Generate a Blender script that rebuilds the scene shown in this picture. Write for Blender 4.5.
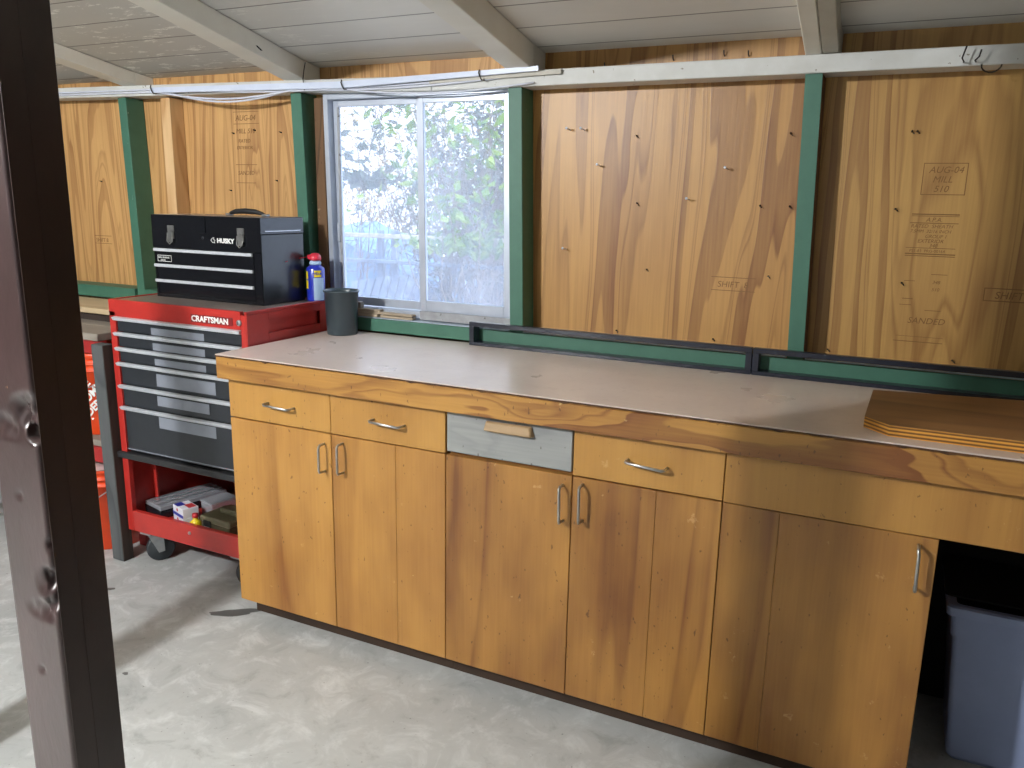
import bpy, bmesh, math, random
from mathutils import Vector, Matrix
for o in list(bpy.data.objects): bpy.data.objects.remove(o)
random.seed(7)
SC = bpy.context.scene; C = SC.collection
PI = math.pi
# ------------------------------------------------------------ camera, world, lights, exposure
cd = bpy.data.cameras.new('camera'); cam = bpy.data.objects.new('camera', cd); C.objects.link(cam)
cam.location = (1.89741, -1.86636, 1.38504); cam.rotation_euler = (1.348168, -0.018639, 0.454109)
cd.sensor_width = 36; cd.lens = 36*813.77/1024; cd.clip_start = .05
SC.camera = cam
w = bpy.data.worlds.new('world'); SC.world = w; w.use_nodes = True
bg = w.node_tree.nodes['Background']; bg.inputs[0].default_value = (.74, .82, 1, 1); bg.inputs[1].default_value = 3.4
def point(loc, power, r, col):
    l = bpy.data.lights.new('key_or_fill_lamp', 'POINT'); l.energy = power; l.shadow_soft_size = r; l.color = col
    o = bpy.data.objects.new('key_or_fill_lamp', l); C.objects.link(o); o.location = loc
point((-.31, -2.6, 2.15), 325, .05, (.98, .99, 1))
point((2.9, -3.6, 2.0), 4, .3, (1, .96, .9))  # weak unseen lamp added as broad fill from the right
point((-2.6, -1.6, 2.0), 8, .12, (1, .98, .94))  # unseen lamp added as fill for the left ceiling
al = bpy.data.lights.new('added_fill', 'AREA'); al.shape = 'RECTANGLE'; al.size = 2.4; al.size_y = 1.4; al.energy = 6; al.color = (.88, .94, 1)  # unseen area light added as soft cool fill from behind the camera
ao = bpy.data.objects.new('added_fill', al); C.objects.link(ao); ao.location = (.8, -5.5, 1.2); ao.rotation_euler = (PI/2, 0, 0)
sl = bpy.data.lights.new('sun', 'SUN'); sl.energy = 6.0; sl.angle = .01; sl.color = (1, .95, .85)
so = bpy.data.objects.new('sun', sl); C.objects.link(so); so.rotation_euler = Vector((.75, -.40, .8)).to_track_quat('Z', 'Y').to_euler()
SC.view_settings.view_transform = 'Standard'; SC.view_settings.look = 'None'
SC.view_settings.exposure = 0.0; SC.view_settings.gamma = 1; SC.view_settings.use_curve_mapping = False

# ------------------------------------------------------------ materials
def lin(c):
    if isinstance(c, str):
        c = [int(c[i:i+2], 16)/255 for i in (0, 2, 4)]
    return tuple((x/12.92 if x <= .04045 else ((x+.055)/1.055)**2.4) for x in c)+(1,)
class N:
    def __init__(s, name):
        s.m = bpy.data.materials.new(name); s.m.use_nodes = True; s.t = s.m.node_tree
        s.b = s.t.nodes['Principled BSDF']; s.tc = s.t.nodes.new('ShaderNodeTexCoord')
        s.out = s.t.nodes['Material Output']
    def n(s, ty, **k):
        x = s.t.nodes.new('ShaderNode'+ty)
        for a, v in k.items(): setattr(x, a, v)
        return x
    def l(s, a, b): s.t.links.new(a, b)
    def coords(s, scale=(1, 1, 1), seed=0, rnd=True):
        mp = s.n('Mapping'); s.l(s.tc.outputs['Object'], mp.inputs[0]); mp.inputs['Scale'].default_value = scale
        mp.inputs['Location'].default_value = (seed*3.17, seed*1.73, seed*2.31)
        if rnd:
            oi = s.n('ObjectInfo'); mu = s.n('Math', operation='MULTIPLY'); s.l(oi.outputs['Random'], mu.inputs[0]); mu.inputs[1].default_value = 37
            ad = s.n('VectorMath', operation='ADD'); s.l(mp.outputs[0], ad.inputs[0]); s.l(mu.outputs[0], ad.inputs[1]); return ad.outputs[0]
        return mp.outputs[0]
    def noise(s, co, scale, detail=2, rough=.5, dist=0):
        x = s.n('TexNoise'); s.l(co, x.inputs['Vector']); x.inputs['Scale'].default_value = scale
        x.inputs['Detail'].default_value = detail; x.inputs['Roughness'].default_value = rough; x.inputs['Distortion'].default_value = dist
        return x.outputs['Fac']
    def math(s, op, a, b=0.0, clamp=False):
        x = s.n('Math', operation=op, use_clamp=clamp)
        for i, v in enumerate((a, b)):
            if isinstance(v, (int, float)): x.inputs[i].default_value = v
            else: s.l(v, x.inputs[i])
        return x.outputs[0]
    def ramp(s, f, stops):
        x = s.n('ValToRGB'); s.l(f, x.inputs[0]); e = x.color_ramp.elements
        while len(e) < len(stops): e.new(.5)
        for el, (p, c) in zip(e, stops):
            el.position = p; el.color = c if isinstance(c, tuple) else (c, c, c, 1)
        return x.outputs[0]
    def mix(s, f, a, b, mode='MIX'):
        x = s.n('Mix', data_type='RGBA', blend_type=mode)
        for i, v in ((0, f), (6, a), (7, b)):
            if isinstance(v, (int, float)): x.inputs[i].default_value = v
            elif isinstance(v, tuple): x.inputs[i].default_value = v
            else: s.l(v, x.inputs[i])
        return x.outputs[2]
    def bump(s, h, strength=.2, dist=.002):
        x = s.n('Bump'); x.inputs['Strength'].default_value = strength; x.inputs['Distance'].default_value = dist
        s.l(h, x.inputs['Height']); s.l(x.outputs[0], s.b.inputs['Normal'])
    def col(s, c):
        if isinstance(c, tuple): s.b.inputs['Base Color'].default_value = c
        else: s.l(c, s.b.inputs['Base Color'])
    def set(s, rough=.5, metal=0, coat=0, spec=.5):
        s.b.inputs['Roughness'].default_value = rough; s.b.inputs['Metallic'].default_value = metal
        s.b.inputs['Coat Weight'].default_value = coat; s.b.inputs['Specular IOR Level'].default_value = spec
        s.b.inputs['Coat Roughness'].default_value = .15
        return s.m
def wood(name, light, dark, grain='z', scale=2.6, rings=7, ring=.5, rough=.5, coat=0, seed=0, dist=.5, blotch=.35, stretch=.13, ring_w=.62, rnd=True, wear=0, wearc='c8b088', bands=False):
    k = N(name); L, D = lin(light), lin(dark)
    sc = {'z': (1, 1, stretch), 'x': (stretch, 1, 1), 'y': (1, stretch, 1)}[grain]
    co = k.coords(sc, seed, rnd)
    n1 = k.noise(co, scale, 3.4 if bands else 1.6, .40 if bands else .45, dist)
    fr = k.math('FRACT', k.math('MULTIPLY', n1, rings))
    rg = k.ramp(fr, [(0, 0.0), (.30, .10), (.325, .62), (.52, .72), (.58, .95), (.60, .12), (.74, .12), (.78, .7), (.81, .10), (.92, .55), (.95, .05)]) if bands else k.ramp(fr, [(0, 0.0), (ring_w, .12), (.88, 1.0), (.95, .25), (1, 0.0)])
    sc2 = {'z': (1, 1, .03), 'x': (.03, 1, 1), 'y': (1, .03, 1)}[grain]
    fib = k.noise(k.coords(sc2, seed+1, rnd), 130, 3, .6)
    bl = k.noise(k.coords({'z': (1, 1, .35), 'x': (.35, 1, 1), 'y': (1, .35, 1)}[grain], seed+2, rnd), 5, 3, .55)
    f = k.math('MULTIPLY', rg, ring)
    f = k.math('ADD', f, k.math('MULTIPLY', k.ramp(bl, [(.38, 0.0), (.68, 1.0)]), blotch))
    f = k.math('ADD', f, k.math('MULTIPLY', k.math('SUBTRACT', fib, .5), .6 if bands else .4), True)
    c = k.mix(f, L, D)
    if wear:
        wn = k.noise(k.coords((1, 1, 1), seed+5, rnd), 16, 6, .7)
        c = k.mix(k.math('MULTIPLY', k.ramp(wn, [(.66, 0.0), (.70, 1.0)]), wear), c, lin(wearc))
        sp = k.noise(k.coords((1, 1, .5), seed+7, rnd), 95, 2, .5)
        c = k.mix(k.math('MULTIPLY', k.ramp(sp, [(.70, 0.0), (.74, 1.0)]), .6), c, lin('3a2411'))
    k.col(c); k.bump(k.math('ADD', fib, k.math('MULTIPLY', rg, .4)), .35 if bands else .15, .001)
    return k.set(rough, 0, coat)
def paint(name, c, c2=None, rough=.5, metal=0, scale=20, amt=.5, chips=0, chipc='d8d8d0', coat=0, chip_scale=40, bump=.1, spec=.5):
    k = N(name); co = k.coords((1, 1, 1), 1)
    a = k.noise(co, scale, 5, .6); base = k.mix(k.ramp(a, [(.35, 0.0), (.7, amt)]), lin(c), lin(c2 or c))
    if chips:
        b = k.noise(co, chip_scale, 3, .6); base = k.mix(k.ramp(b, [(chips, 0.0), (chips+.02, 1.0)]), base, lin(chipc))
    k.col(base); k.bump(a, bump, .001); return k.set(rough, metal, coat, spec)

M = {}
M['ply_mid'] = wood('ply_mid', 'c09253', '7d5029', 'z', 3.3, 11, .8, .40, 0, 3, .35, .28, .085, rnd=False, bands=True)
M['ply_right'] = wood('ply_right', 'bf9655', '82552b', 'z', 2.9, 9, .75, .40, 0, 11, .4, .25, .09, rnd=False, bands=True)
M['ply_left'] = wood('ply_left', 'cca066', '94663a', 'z', 4.6, 11, .75, .55, 0, 23, .3, .25, .06, rnd=False, bands=True)
M['stud_raw'] = wood('stud_raw', 'dcb888', 'a9773f', 'z', 6, 5, .5, .7, 0, 4)
M['stud_brown'] = wood('stud_brown', '654426', '382312', 'z', 6, 5, .5, .8, 0, 5)
M['jamb_old'] = wood('jamb_old', '6e5238', '3c2a1a', 'z', 9, 6, .7, .85, 0, 6, wear=.8, wearc='b09a7c')
M['green'] = paint('green', '41705d', '366150', .5, chips=.74, chipc='8fae9c')
M['green_dk'] = paint('green_dk', '3a6553', '305546', .45, chips=.75, chipc='8fae9c')
M['door_a'] = wood('door_a', 'ba8843', '875526', 'z', 3.4, 4, .38, .42, .1, 31, .8, .65, .10, wear=.35, wearc='e3bd7c')
M['door_b'] = wood('door_b', 'ae7d3c', '744822', 'z', 3.2, 4, .42, .42, .1, 37, 1.0, .7, .10, wear=.4, wearc='d7b078')
M['drawer'] = wood('drawer', 'ba8a44', '8c5c2a', 'z', 3, 2, .3, .42, .1, 41, .5, .4, .2, wear=.3, wearc='e3c48c')
M['apron'] = wood('apron', 'bb8a42', '784820', 'x', 5, 3.2, .85, .45, .1, 43, .5, .4, .2, bands=True, wear=.45, wearc='e3c88c')
M['carcass'] = wood('carcass', 'a87438', '7a4c22', 'z', 3, 3, .4, .6, 0, 47)
M['plinth'] = paint('plinth', '3a281a', '20160e', .7)
M['edge_dark'] = paint('edge_dark', '5d3d1e', '2f1c0d', .7, scale=30, amt=1)
M['shim'] = wood('shim', 'b3a48e', '8a7660', 'x', 9, 5, .5, .85, 0, 51)
def laminate():
    k = N('laminate'); co = k.coords((1, 1, 1), 3, False)
    a = k.noise(co, 3.5, 5, .6); b = k.noise(co, 45, 4, .7); c = k.mix(k.ramp(a, [(.3, 0.0), (.75, 1.0)]), lin('dacabf'), lin('cebdb2'))
    c = k.mix(k.ramp(b, [(.55, 0.0), (.8, .35)]), c, lin('a8978b'))
    sc = k.noise(k.coords((1, 5, 1), 9, False), 6, 5, .75, 1.5)
    c = k.mix(k.math('MULTIPLY', k.ramp(sc, [(.63, 0.0), (.66, 1.0), (.68, 0.0)]), .25), c, lin('dcd3ca'))
    k.col(c); k.bump(b, .04, .0005)
    m = k.set(.34, 0, 0, .6); k.l(k.ramp(a, [(.3, .26), (.7, .38)]), k.b.inputs['Roughness']); return m
M['laminate'] = laminate()
def concrete():
    k = N('concrete'); co = k.coords((1, 1, 1), 5, False)
    a = k.noise(co, 1.6, 6, .62, .3); b = k.noise(co, 9, 6, .7, .6); c3 = k.noise(co, 70, 3, .6)
    c = k.mix(k.ramp(a, [(.32, 0.0), (.68, 1.0)]), lin('a2a5a4'), lin('c0c3c1'))
    c = k.mix(k.math('MULTIPLY', k.ramp(b, [(.5, 0.0), (.70, 1.0)]), .8), c, lin('d6d9d8'))
    c = k.mix(k.math('MULTIPLY', k.ramp(b, [(.28, 1.0), (.44, 0.0)]), .6), c, lin('8c8e8c'))
    c = k.mix(k.ramp(c3, [(.70, 0.0), (.73, .5)]), c, lin('4b4a45'))
    k.col(c); k.bump(b, .12, .003); return k.set(.55)
M['concrete'] = concrete()
def ceiling_mat(name, seed=0, peel=.62, c0='dcdad4', c1='e6e4de', boards=True):
    k = N(name); co = k.coords((.25, 1, 1), seed, False)
    a = k.noise(co, 6, 5, .6)
    c = k.mix(k.ramp(a, [(.3, 0.0), (.7, 1.0)]), lin(c0), lin(c1))
    d = k.noise(k.coords((.3, 1, 1), seed+2, False), 26, 5, .75)
    sx = k.n('SeparateXYZ'); k.l(k.tc.outputs['Object'], sx.inputs[0])
    if boards:   # old bare grey boards with peeling paint towards the left end of the roof
        msk = k.ramp(k.math('ADD', k.math('MULTIPLY', sx.outputs[0], -.45), .35), [(.15, 0.0), (.5, 1.0)])
        fy = k.math('FRACT', k.math('MULTIPLY', k.math('SUBTRACT', .612, sx.outputs[1]), 1/.1645))
        wob = k.math('MULTIPLY', k.math('SUBTRACT', k.noise(k.coords((1, 1, 1), 4, False), 12, 3), .5), .016)
        jt = k.math('ABSOLUTE', k.math('SUBTRACT', k.math('ADD', fy, wob), .5)); jd = k.ramp(jt, [(.478, 0.0), (.490, 1.0)])
        c = k.mix(k.math('MULTIPLY', msk, .6), c, lin('aeaaa0'))
        c = k.mix(k.math('MULTIPLY', msk, k.ramp(d, [(.57, 0.0), (.60, 1.0)])), c, lin('e8e6de'))
        c = k.mix(k.ramp(d, [(.74, 0.0), (.76, .6)]), c, lin('6b6558'))
    else:
        c = k.mix(k.ramp(d, [(.70, 0.0), (.73, .6)]), c, lin('7a7468'))
    if boards: c = k.mix(k.math('MULTIPLY', jd, .8), c, lin('4a443a'))
    k.col(c); k.bump(d, .25, .002); return k.set(.6)
M['ceiling'] = ceiling_mat('ceiling_paint')
M['rafter'] = ceiling_mat('rafter_paint', 9, c0='dedace', c1='e8e5da', boards=False)
M['plate'] = paint('plate', 'cfd0cc', 'b9b8b0', .55, scale=14, chips=.69, chipc='8a8474', chip_scale=50)
M['rafter_dark'] = paint('rafter_dark', 'c0bcb0', 'aaa598', .6, scale=14)
M['white_cable'] = paint('white_cable', 'd5d8e2', 'c0c6d8', .4)
M['strip'] = paint('strip', 'cdd5e6', 'b8c3da', .35)
M['black_wire'] = paint('black_wire', '1c1a18', '3a2a1c', .5)
M['alu'] = paint('alu', 'c3cbd8', 'a6aebb', .38, .55, scale=9, bump=.05)
M['alu_old'] = paint('alu_old', 'a7a9ac', '77777a', .5, .4, scale=30, chips=.68, chipc='5a5652')
M['sill_top'] = paint('sill_top', 'b4c0cc', '9aa6b2', .45)
M['black_shelf'] = paint('black_shelf', '1d2230', '0f131c', .33, scale=14, coat=.2, chips=.76, chipc='6a6d78')
M['brown_front'] = None
M['grey_drawer'] = wood('grey_drawer', '9b9c99', '6c7072', 'x', 14, 3, .25, .6, 0, 61, stretch=.3, wear=.6, wearc='c3c8c9')
M['handle_wood'] = wood('handle_wood', 'ad9068', '7c6040', 'x', 10, 5, .5, .6, 0, 63)
M['metal'] = paint('metal', 'c5c6c4', '8c8c88', .28, .9, scale=30)
M['steel'] = paint('steel', 'b5b8ba', '7c8084', .35, .8, scale=40)
M['red'] = paint('red', 'b62f28', '9f2520', .36, coat=.3, chips=.77, chipc='40100f', bump=.04)
M['red_in'] = paint('red_in', '7d1518', '5f1012', .5)
M['red_steel'] = paint('red_steel', 'a32524', '7c1a1a', .5)
M['cart_top'] = paint('cart_top', '8c8078', '6a5f58', .3, scale=10, amt=1, chips=.70, chipc='b5aca2')
M['drawer_black'] = paint('drawer_black', '262a30', '1b1e23', .38, coat=.15)
M['pull'] = paint('pull', 'd8dce2', 'bcc2ca', .3, .25, scale=60)
M['tape'] = paint('tape', '8c919c', '7d828c', .38, .1)
M['black_gloss'] = paint('black_gloss', '0e1016', '0b0c10', .22, coat=.3, bump=.01, scale=5)
M['black_side'] = paint('black_side', '24282a', '15181a', .30, coat=.25, bump=.01, scale=9, amt=1, chips=.70, chipc='6b7472', chip_scale=16)
M['black_rubber'] = paint('black_rubber', '18191b', '0d0e10', .6)
M['black_lip'] = paint('black_lip', '202226', '3c3a38', .45, scale=25)
M['wheel'] = paint('wheel', '34393c', '22262a', .5)
M['white_ink'] = paint('white_ink', 'eeeeea', None, .4)
M['stamp_ink'] = paint('stamp_ink', '7d5a34', '8d6a40', .8, scale=60)
M['orange'] = paint('orange', 'ee4d1a', 'd8410f', .38, coat=.1, bump=.02)
M['bucket_lid'] = paint('bucket_lid', 'c9a9a6', 'b99a98', .4)
M['bench_grey'] = wood('bench_grey', '8f877c', '6a6158', 'x', 5, 4, .5, .75, 0, 71)
M['board_pale'] = wood('board_pale', 'cdb895', 'ab9370', 'x', 4, 3, .35, .7, 0, 73)
M['plank_front'] = wood('plank_front', '56595a', '33363a', 'z', 7, 5, .5, .8, 0, 75)
M['plank_side'] = wood('plank_side', '3c302a', '241b17', 'z', 7, 5, .5, .8, 0, 77)
M['cup'] = paint('cup', '3a474d', '333f46', .3, coat=.15, bump=.01)
M['bin'] = paint('bin', '95a3c6', '8b99bc', .42, coat=.05, bump=.02)
M['blue_can'] = paint('blue_can', '2333b0', '1c2a98', .3, coat=.3)
M['can_label'] = paint('can_label', 'a9c3df', '9bb6d4', .35)
M['yellow'] = paint('yellow', 'ecd321', 'dfc41c', .4)
M['cap_red'] = paint('cap_red', 'd33447', 'c42b3e', .35)
M['cardboard_white'] = paint('cardboard_white', 'e4e4ea', 'd2d3dc', .5)
M['ink_blue'] = paint('ink_blue', '2b34a0', '232a86', .45)
M['ink_red'] = paint('ink_red', 'c4343a', 'a82c30', .45)
M['olive'] = paint('olive', '6f6a52', '5d5843', .38, coat=.1)
M['board_top'] = wood('board_top', '9c7044', '6c4726', 'x', 3.2, 2.2, .6, .5, .1, 81, 1.0, .5, .14, ring_w=.3)
M['ply_edge'] = None
M['shade_wall'] = paint('shade_wall', '5a5b5c', '48494a', .8)
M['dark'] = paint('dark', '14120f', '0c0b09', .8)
M['case_dark'] = paint('case_dark', '23262c', '16181c', .25, coat=.4)

def brownpost(name, a, b, rough):
    k = N(name); co = k.coords((1, 1, .5), 2)
    n1 = k.noise(co, 9, 5, .6, .4); c = k.mix(k.ramp(n1, [(.35, 0.0), (.7, 1.0)]), lin(a), lin(b))
    n2 = k.noise(co, 24, 4, .6); c = k.mix(k.ramp(n2, [(.72, 0.0), (.735, 1.0)]), c, lin('a8845c'))
    k.col(c); k.bump(n1, .3, .006); return k.set(rough, 0, .35)
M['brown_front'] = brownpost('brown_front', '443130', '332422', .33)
M['brown_shaded'] = brownpost('brown_shaded', '36231c', '271813', .4)  # darker copy of the post brown, its unlit side's shade put into colour
def plyedge():
    k = N('ply_edge'); sx = k.n('SeparateXYZ'); k.l(k.tc.outputs['Object'], sx.inputs[0])
    f = k.math('FRACT', k.math('MULTIPLY', sx.outputs[2], 1/.0083))
    nz = k.noise(k.coords((.2, .2, 1), 3), 30, 3)
    k.col(k.ramp(k.math('ADD', f, k.math('MULTIPLY', nz, .15)), [(.30, lin('e0a040')), (.5, lin('6a4216')), (.8, lin('7d5220')), (1, lin('e0a040'))]))
    return k.set(.6)
M['ply_edge'] = plyedge()
def glass():
    k = N('window_glass'); t = k.n('BsdfTransparent'); t.inputs[0].default_value = (.93, .97, 1, 1)
    d = k.n('BsdfTranslucent'); d.inputs[0].default_value = (.80, .86, 1, 1)
    g = k.n('BsdfGlossy'); g.inputs['Roughness'].default_value = .05
    m1 = k.n('MixShader'); m2 = k.n('MixShader')
    f = k.noise(k.coords((1, 1, .6), 3), 5, 5, .65)
    k.l(k.ramp(f, [(.3, .12), (.7, .28)]), m1.inputs[0]); k.l(t.outputs[0], m1.inputs[1]); k.l(d.outputs[0], m1.inputs[2])
    m2.inputs[0].default_value = .05; k.l(m1.outputs[0], m2.inputs[1]); k.l(g.outputs[0], m2.inputs[2])
    k.l(m2.outputs[0], k.out.inputs[0]); return k.m
M['glass'] = glass()
def leaf(name, a, b):
    k = N(name); f = k.noise(k.coords((1, 1, 1), 1), 14, 2); c = k.mix(k.ramp(f, [(.35, 0.0), (.65, 1.0)]), lin(a), lin(b))
    k.col(c); tr = k.n('BsdfTranslucent'); k.l(c, tr.inputs[0]); m = k.n('MixShader'); m.inputs[0].default_value = .45
    k.l(k.b.outputs[0], m.inputs[1]); k.l(tr.outputs[0], m.inputs[2]); k.l(m.outputs[0], k.out.inputs[0]); k.set(.5); return k.m
M['leaf_green'] = leaf('leaf_green', '5c8a45', 'a0b850')
M['leaf_dark'] = leaf('leaf_dark', '5a6a62', '7c8a88')
M['leaf_dry'] = leaf('leaf_dry', 'b59a62', 'c7b48a')
M['bark'] = paint('bark', '8d8178', '6a5f58', .8)
M['tarp'] = paint('tarp', '6f9fd6', '5a8bc8', .4)
M['planks_blue'] = paint('planks_blue', '7f93b4', '6a7c9c', .7)
M['fence_wood'] = paint('fence_wood', 'd0cdc8', 'b4b0aa', .7)
M['soil'] = paint('soil', 'b0a898', '968c7a', .9)
M['clear'] = None
def clear():
    k = N('clear_plastic'); k.col(lin('c8ccd4')); k.set(.15, 0, .3); k.b.inputs['Alpha'].default_value = .45; return k.m
M['clear'] = clear()

# ------------------------------------------------------------ mesh builder
def rot2(x, y, a): return x*math.cos(a)-y*math.sin(a), x*math.sin(a)+y*math.cos(a)
class G:
    def __init__(s): s.bm = bmesh.new(); s.mark = 0
    def merge(s, b, mi, smooth, rz=0, piv=(0, 0), M4=None):
        mp = {}
        for v in b.verts:
            co = v.co.copy()
            if M4: co = M4 @ co
            if rz:
                x, y = rot2(co.x-piv[0], co.y-piv[1], rz); co.x, co.y = x+piv[0], y+piv[1]
            mp[v] = s.bm.verts.new(co)
        for f in b.faces:
            try: g = s.bm.faces.new([mp[v] for v in f.verts]); g.material_index = mi; g.smooth = smooth
            except ValueError: pass
        b.free(); return s
    def box(s, x0, x1, y0, y1, z0, z1, bev=.0015, mi=0, rz=0, piv=None, lean=0, seg=1, M4=None):
        b = bmesh.new(); bmesh.ops.create_cube(b, size=1)
        for v in b.verts:
            v.co = Vector(((v.co.x+.5)*(x1-x0)+x0, (v.co.y+.5)*(y1-y0)+y0, (v.co.z+.5)*(z1-z0)+z0))
        if bev: bmesh.ops.bevel(b, geom=b.edges[:], offset=min(bev, .45*min(x1-x0, y1-y0, z1-z0)), segments=seg, affect='EDGES', profile=.6)
        if lean:
            for v in b.verts: v.co.x -= lean*(v.co.z-.95)
        return s.merge(b, mi, False, rz, piv or ((x0+x1)/2, (y0+y1)/2), M4)
    def hexa(s, pts, mi=0, bev=0):   # 8 points: bottom 4 ccw, top 4 ccw
        b = bmesh.new(); v = [b.verts.new(p) for p in pts]
        for f in ((3, 2, 1, 0), (4, 5, 6, 7), (0, 1, 5, 4), (1, 2, 6, 5), (2, 3, 7, 6), (3, 0, 4, 7)): b.faces.new([v[i] for i in f])
        if bev: bmesh.ops.bevel(b, geom=b.edges[:], offset=bev, segments=1, affect='EDGES')
        return s.merge(b, mi, False)
    def prism(s, poly, z0, z1, mi=0, bev=0, side_mi=None):
        b = bmesh.new(); n = len(poly)
        lo = [b.verts.new((x, y, z0)) for x, y in poly]; hi = [b.verts.new((x, y, z1)) for x, y in poly]
        b.faces.new(lo[::-1]); b.faces.new(hi); sd = []
        for i in range(n): sd.append(b.faces.new((lo[i], lo[(i+1) % n], hi[(i+1) % n], hi[i])))
        mp = {}
        for v in b.verts: mp[v] = s.bm.verts.new(v.co)
        for f in b.faces:
            g = s.bm.faces.new([mp[v] for v in f.verts]); g.material_index = (side_mi if (side_mi is not None and f in sd) else mi)
        b.free(); return s
    def tube(s, pts, r, seg=8, mi=0, rs=None, caps=True):
        pts = [Vector(p) for p in pts]; rings = []; n = len(pts)
        up = Vector((0, 0, 1))
        for i, p in enumerate(pts):
            t = (pts[min(i+1, n-1)]-pts[max(i-1, 0)]).normalized()
            if abs(t.dot(up)) > .95: up = Vector((1, 0, 0)) if abs(t.x) < .9 else Vector((0, 1, 0))
            a = t.cross(up).normalized(); b2 = t.cross(a).normalized(); up = -b2 if b2.dot(up) < 0 else b2
            rr = rs[i] if rs else r
            rings.append([s.bm.verts.new(p+rr*(math.cos(2*PI*k/seg)*a+math.sin(2*PI*k/seg)*b2)) for k in range(seg)])
        for i in range(n-1):
            for k in range(seg):
                f = s.bm.faces.new((rings[i][k], rings[i][(k+1) % seg], rings[i+1][(k+1) % seg], rings[i+1][k])); f.smooth = True; f.material_index = mi
        if caps:
            for rg in (rings[0][::-1], rings[-1]):
                f = s.bm.faces.new(rg); f.material_index = mi
        return s
    def lathe(s, prof, c=(0, 0, 0), seg=32, mi=0, axis='z', smooth=True):
        rings = []
        for r, h in prof:
            rg = []
            for k in range(seg):
                a = 2*PI*k/seg; u, v2 = max(r, 1e-5)*math.cos(a), max(r, 1e-5)*math.sin(a)
                p = (u, v2, h) if axis == 'z' else ((h, u, v2) if axis == 'x' else (u, h, v2))
                rg.append(s.bm.verts.new((p[0]+c[0], p[1]+c[1], p[2]+c[2])))
            rings.append(rg)
        for i in range(len(rings)-1):
            for k in range(seg):
                f = s.bm.faces.new((rings[i][k], rings[i][(k+1) % seg], rings[i+1][(k+1) % seg], rings[i+1][k])); f.smooth = smooth; f.material_index = mi
        return s
    def quad(s, a, b, c, d, mi=0):
        f = s.bm.faces.new([s.bm.verts.new(p) for p in (a, b, c, d)]); f.material_index = mi; return s
def wloc(o):
    v = Vector((0, 0, 0))
    while o: v = v+Vector(o.location); o = o.parent
    return v
def finish(ob, parent, kind=None, label=None, cat=None, group=None):
    if parent: ob.parent = parent
    if kind: ob['kind'] = kind
    if label: ob['label'] = label
    if cat: ob['category'] = cat
    if group: ob['group'] = group
    return ob
def build(g, name, mats, parent=None, kind=None, label=None, cat=None, group=None, local=False, base=None, fix=True):
    me = bpy.data.meshes.new(name)
    if fix: bmesh.ops.recalc_face_normals(g.bm, faces=g.bm.faces[:])
    ob = bpy.data.objects.new(name, me)
    off = Vector((0, 0, 0))
    if not local:
        if parent: off = wloc(parent)
        elif base: off = Vector(base); ob.location = base
    for v in g.bm.verts: v.co -= off
    g.bm.to_mesh(me); g.bm.free()
    for m in (mats if isinstance(mats, (list, tuple)) else [mats]): me.materials.append(M[m])
    C.objects.link(ob)
    return finish(ob, parent, kind, label, cat, group)
def thing(name, loc, label, cat, group=None, rz=0):
    o = bpy.data.objects.new(name, None); C.objects.link(o); o.location = loc; o.rotation_euler.z = rz
    o.empty_display_size = .05
    return finish(o, None, None, label, cat, group)
def struct(g, name, mats, parent=None): return build(g, name, mats, parent, kind=None if parent else 'structure')
def copy_tree(o, parent=None):
    c = o.copy(); C.objects.link(c); c.parent = parent
    for ch in list(o.children): copy_tree(ch, c)
    return c
def text(s, size, x, y, z, facing='-y', parent=None, name='lettering', mat='white_ink', extrude=.0004, sx=1.0, shear=0, align='LEFT', bold=0, rot=0, merge=None):
    cu = bpy.data.curves.new('t', 'FONT'); cu.body = s; cu.size = size; cu.extrude = extrude; cu.align_x = align; cu.shear = shear; cu.offset = bold; cu.resolution_u = 3
    o = bpy.data.objects.new('t', cu); C.objects.link(o)
    bpy.context.view_layer.update(); dg = bpy.context.evaluated_depsgraph_get()
    me = bpy.data.meshes.new_from_object(o.evaluated_get(dg)); bpy.data.objects.remove(o); bpy.data.curves.remove(cu)
    R = {'-y': Matrix.Rotation(PI/2, 4, 'X'), '+x': Matrix.Rotation(PI/2, 4, 'Z') @ Matrix.Rotation(PI/2, 4, 'X'), '+z': Matrix.Identity(4)}[facing]
    T = Matrix.Translation((x, y, z)) @ R @ Matrix.Rotation(rot, 4, 'Z') @ Matrix.Diagonal((sx, 1, 1, 1))
    g = G(); b = bmesh.new(); b.from_mesh(me); bpy.data.meshes.remove(me)
    g.merge(b, 0, False, M4=T)
    if merge is not None:
        b = g.bm; merge.merge(b, 0, False); return
    return build(g, name, mat, parent)

LEAN = .028
# ------------------------------------------------------------ room shell
g = G(); g.box(-4.2, 4.6, -5.6, .75, -.12, 0, 0); struct(g, 'floor', 'concrete')
WX0, WX1, WZ0, WZ1 = -.085, .715, .962, 1.748
g = G()
ZT = 1.9
for (a, b_, c_, d_) in ((-4.2, WX0, 0, ZT), (WX1, 4.6, 0, ZT), (WX0, WX1, 0, WZ0), (WX0, WX1, WZ1, ZT)):
    g.box(a, b_, .684, .70, c_, d_, 0)
wall = struct(g, 'wall_back', 'stud_brown')
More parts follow.
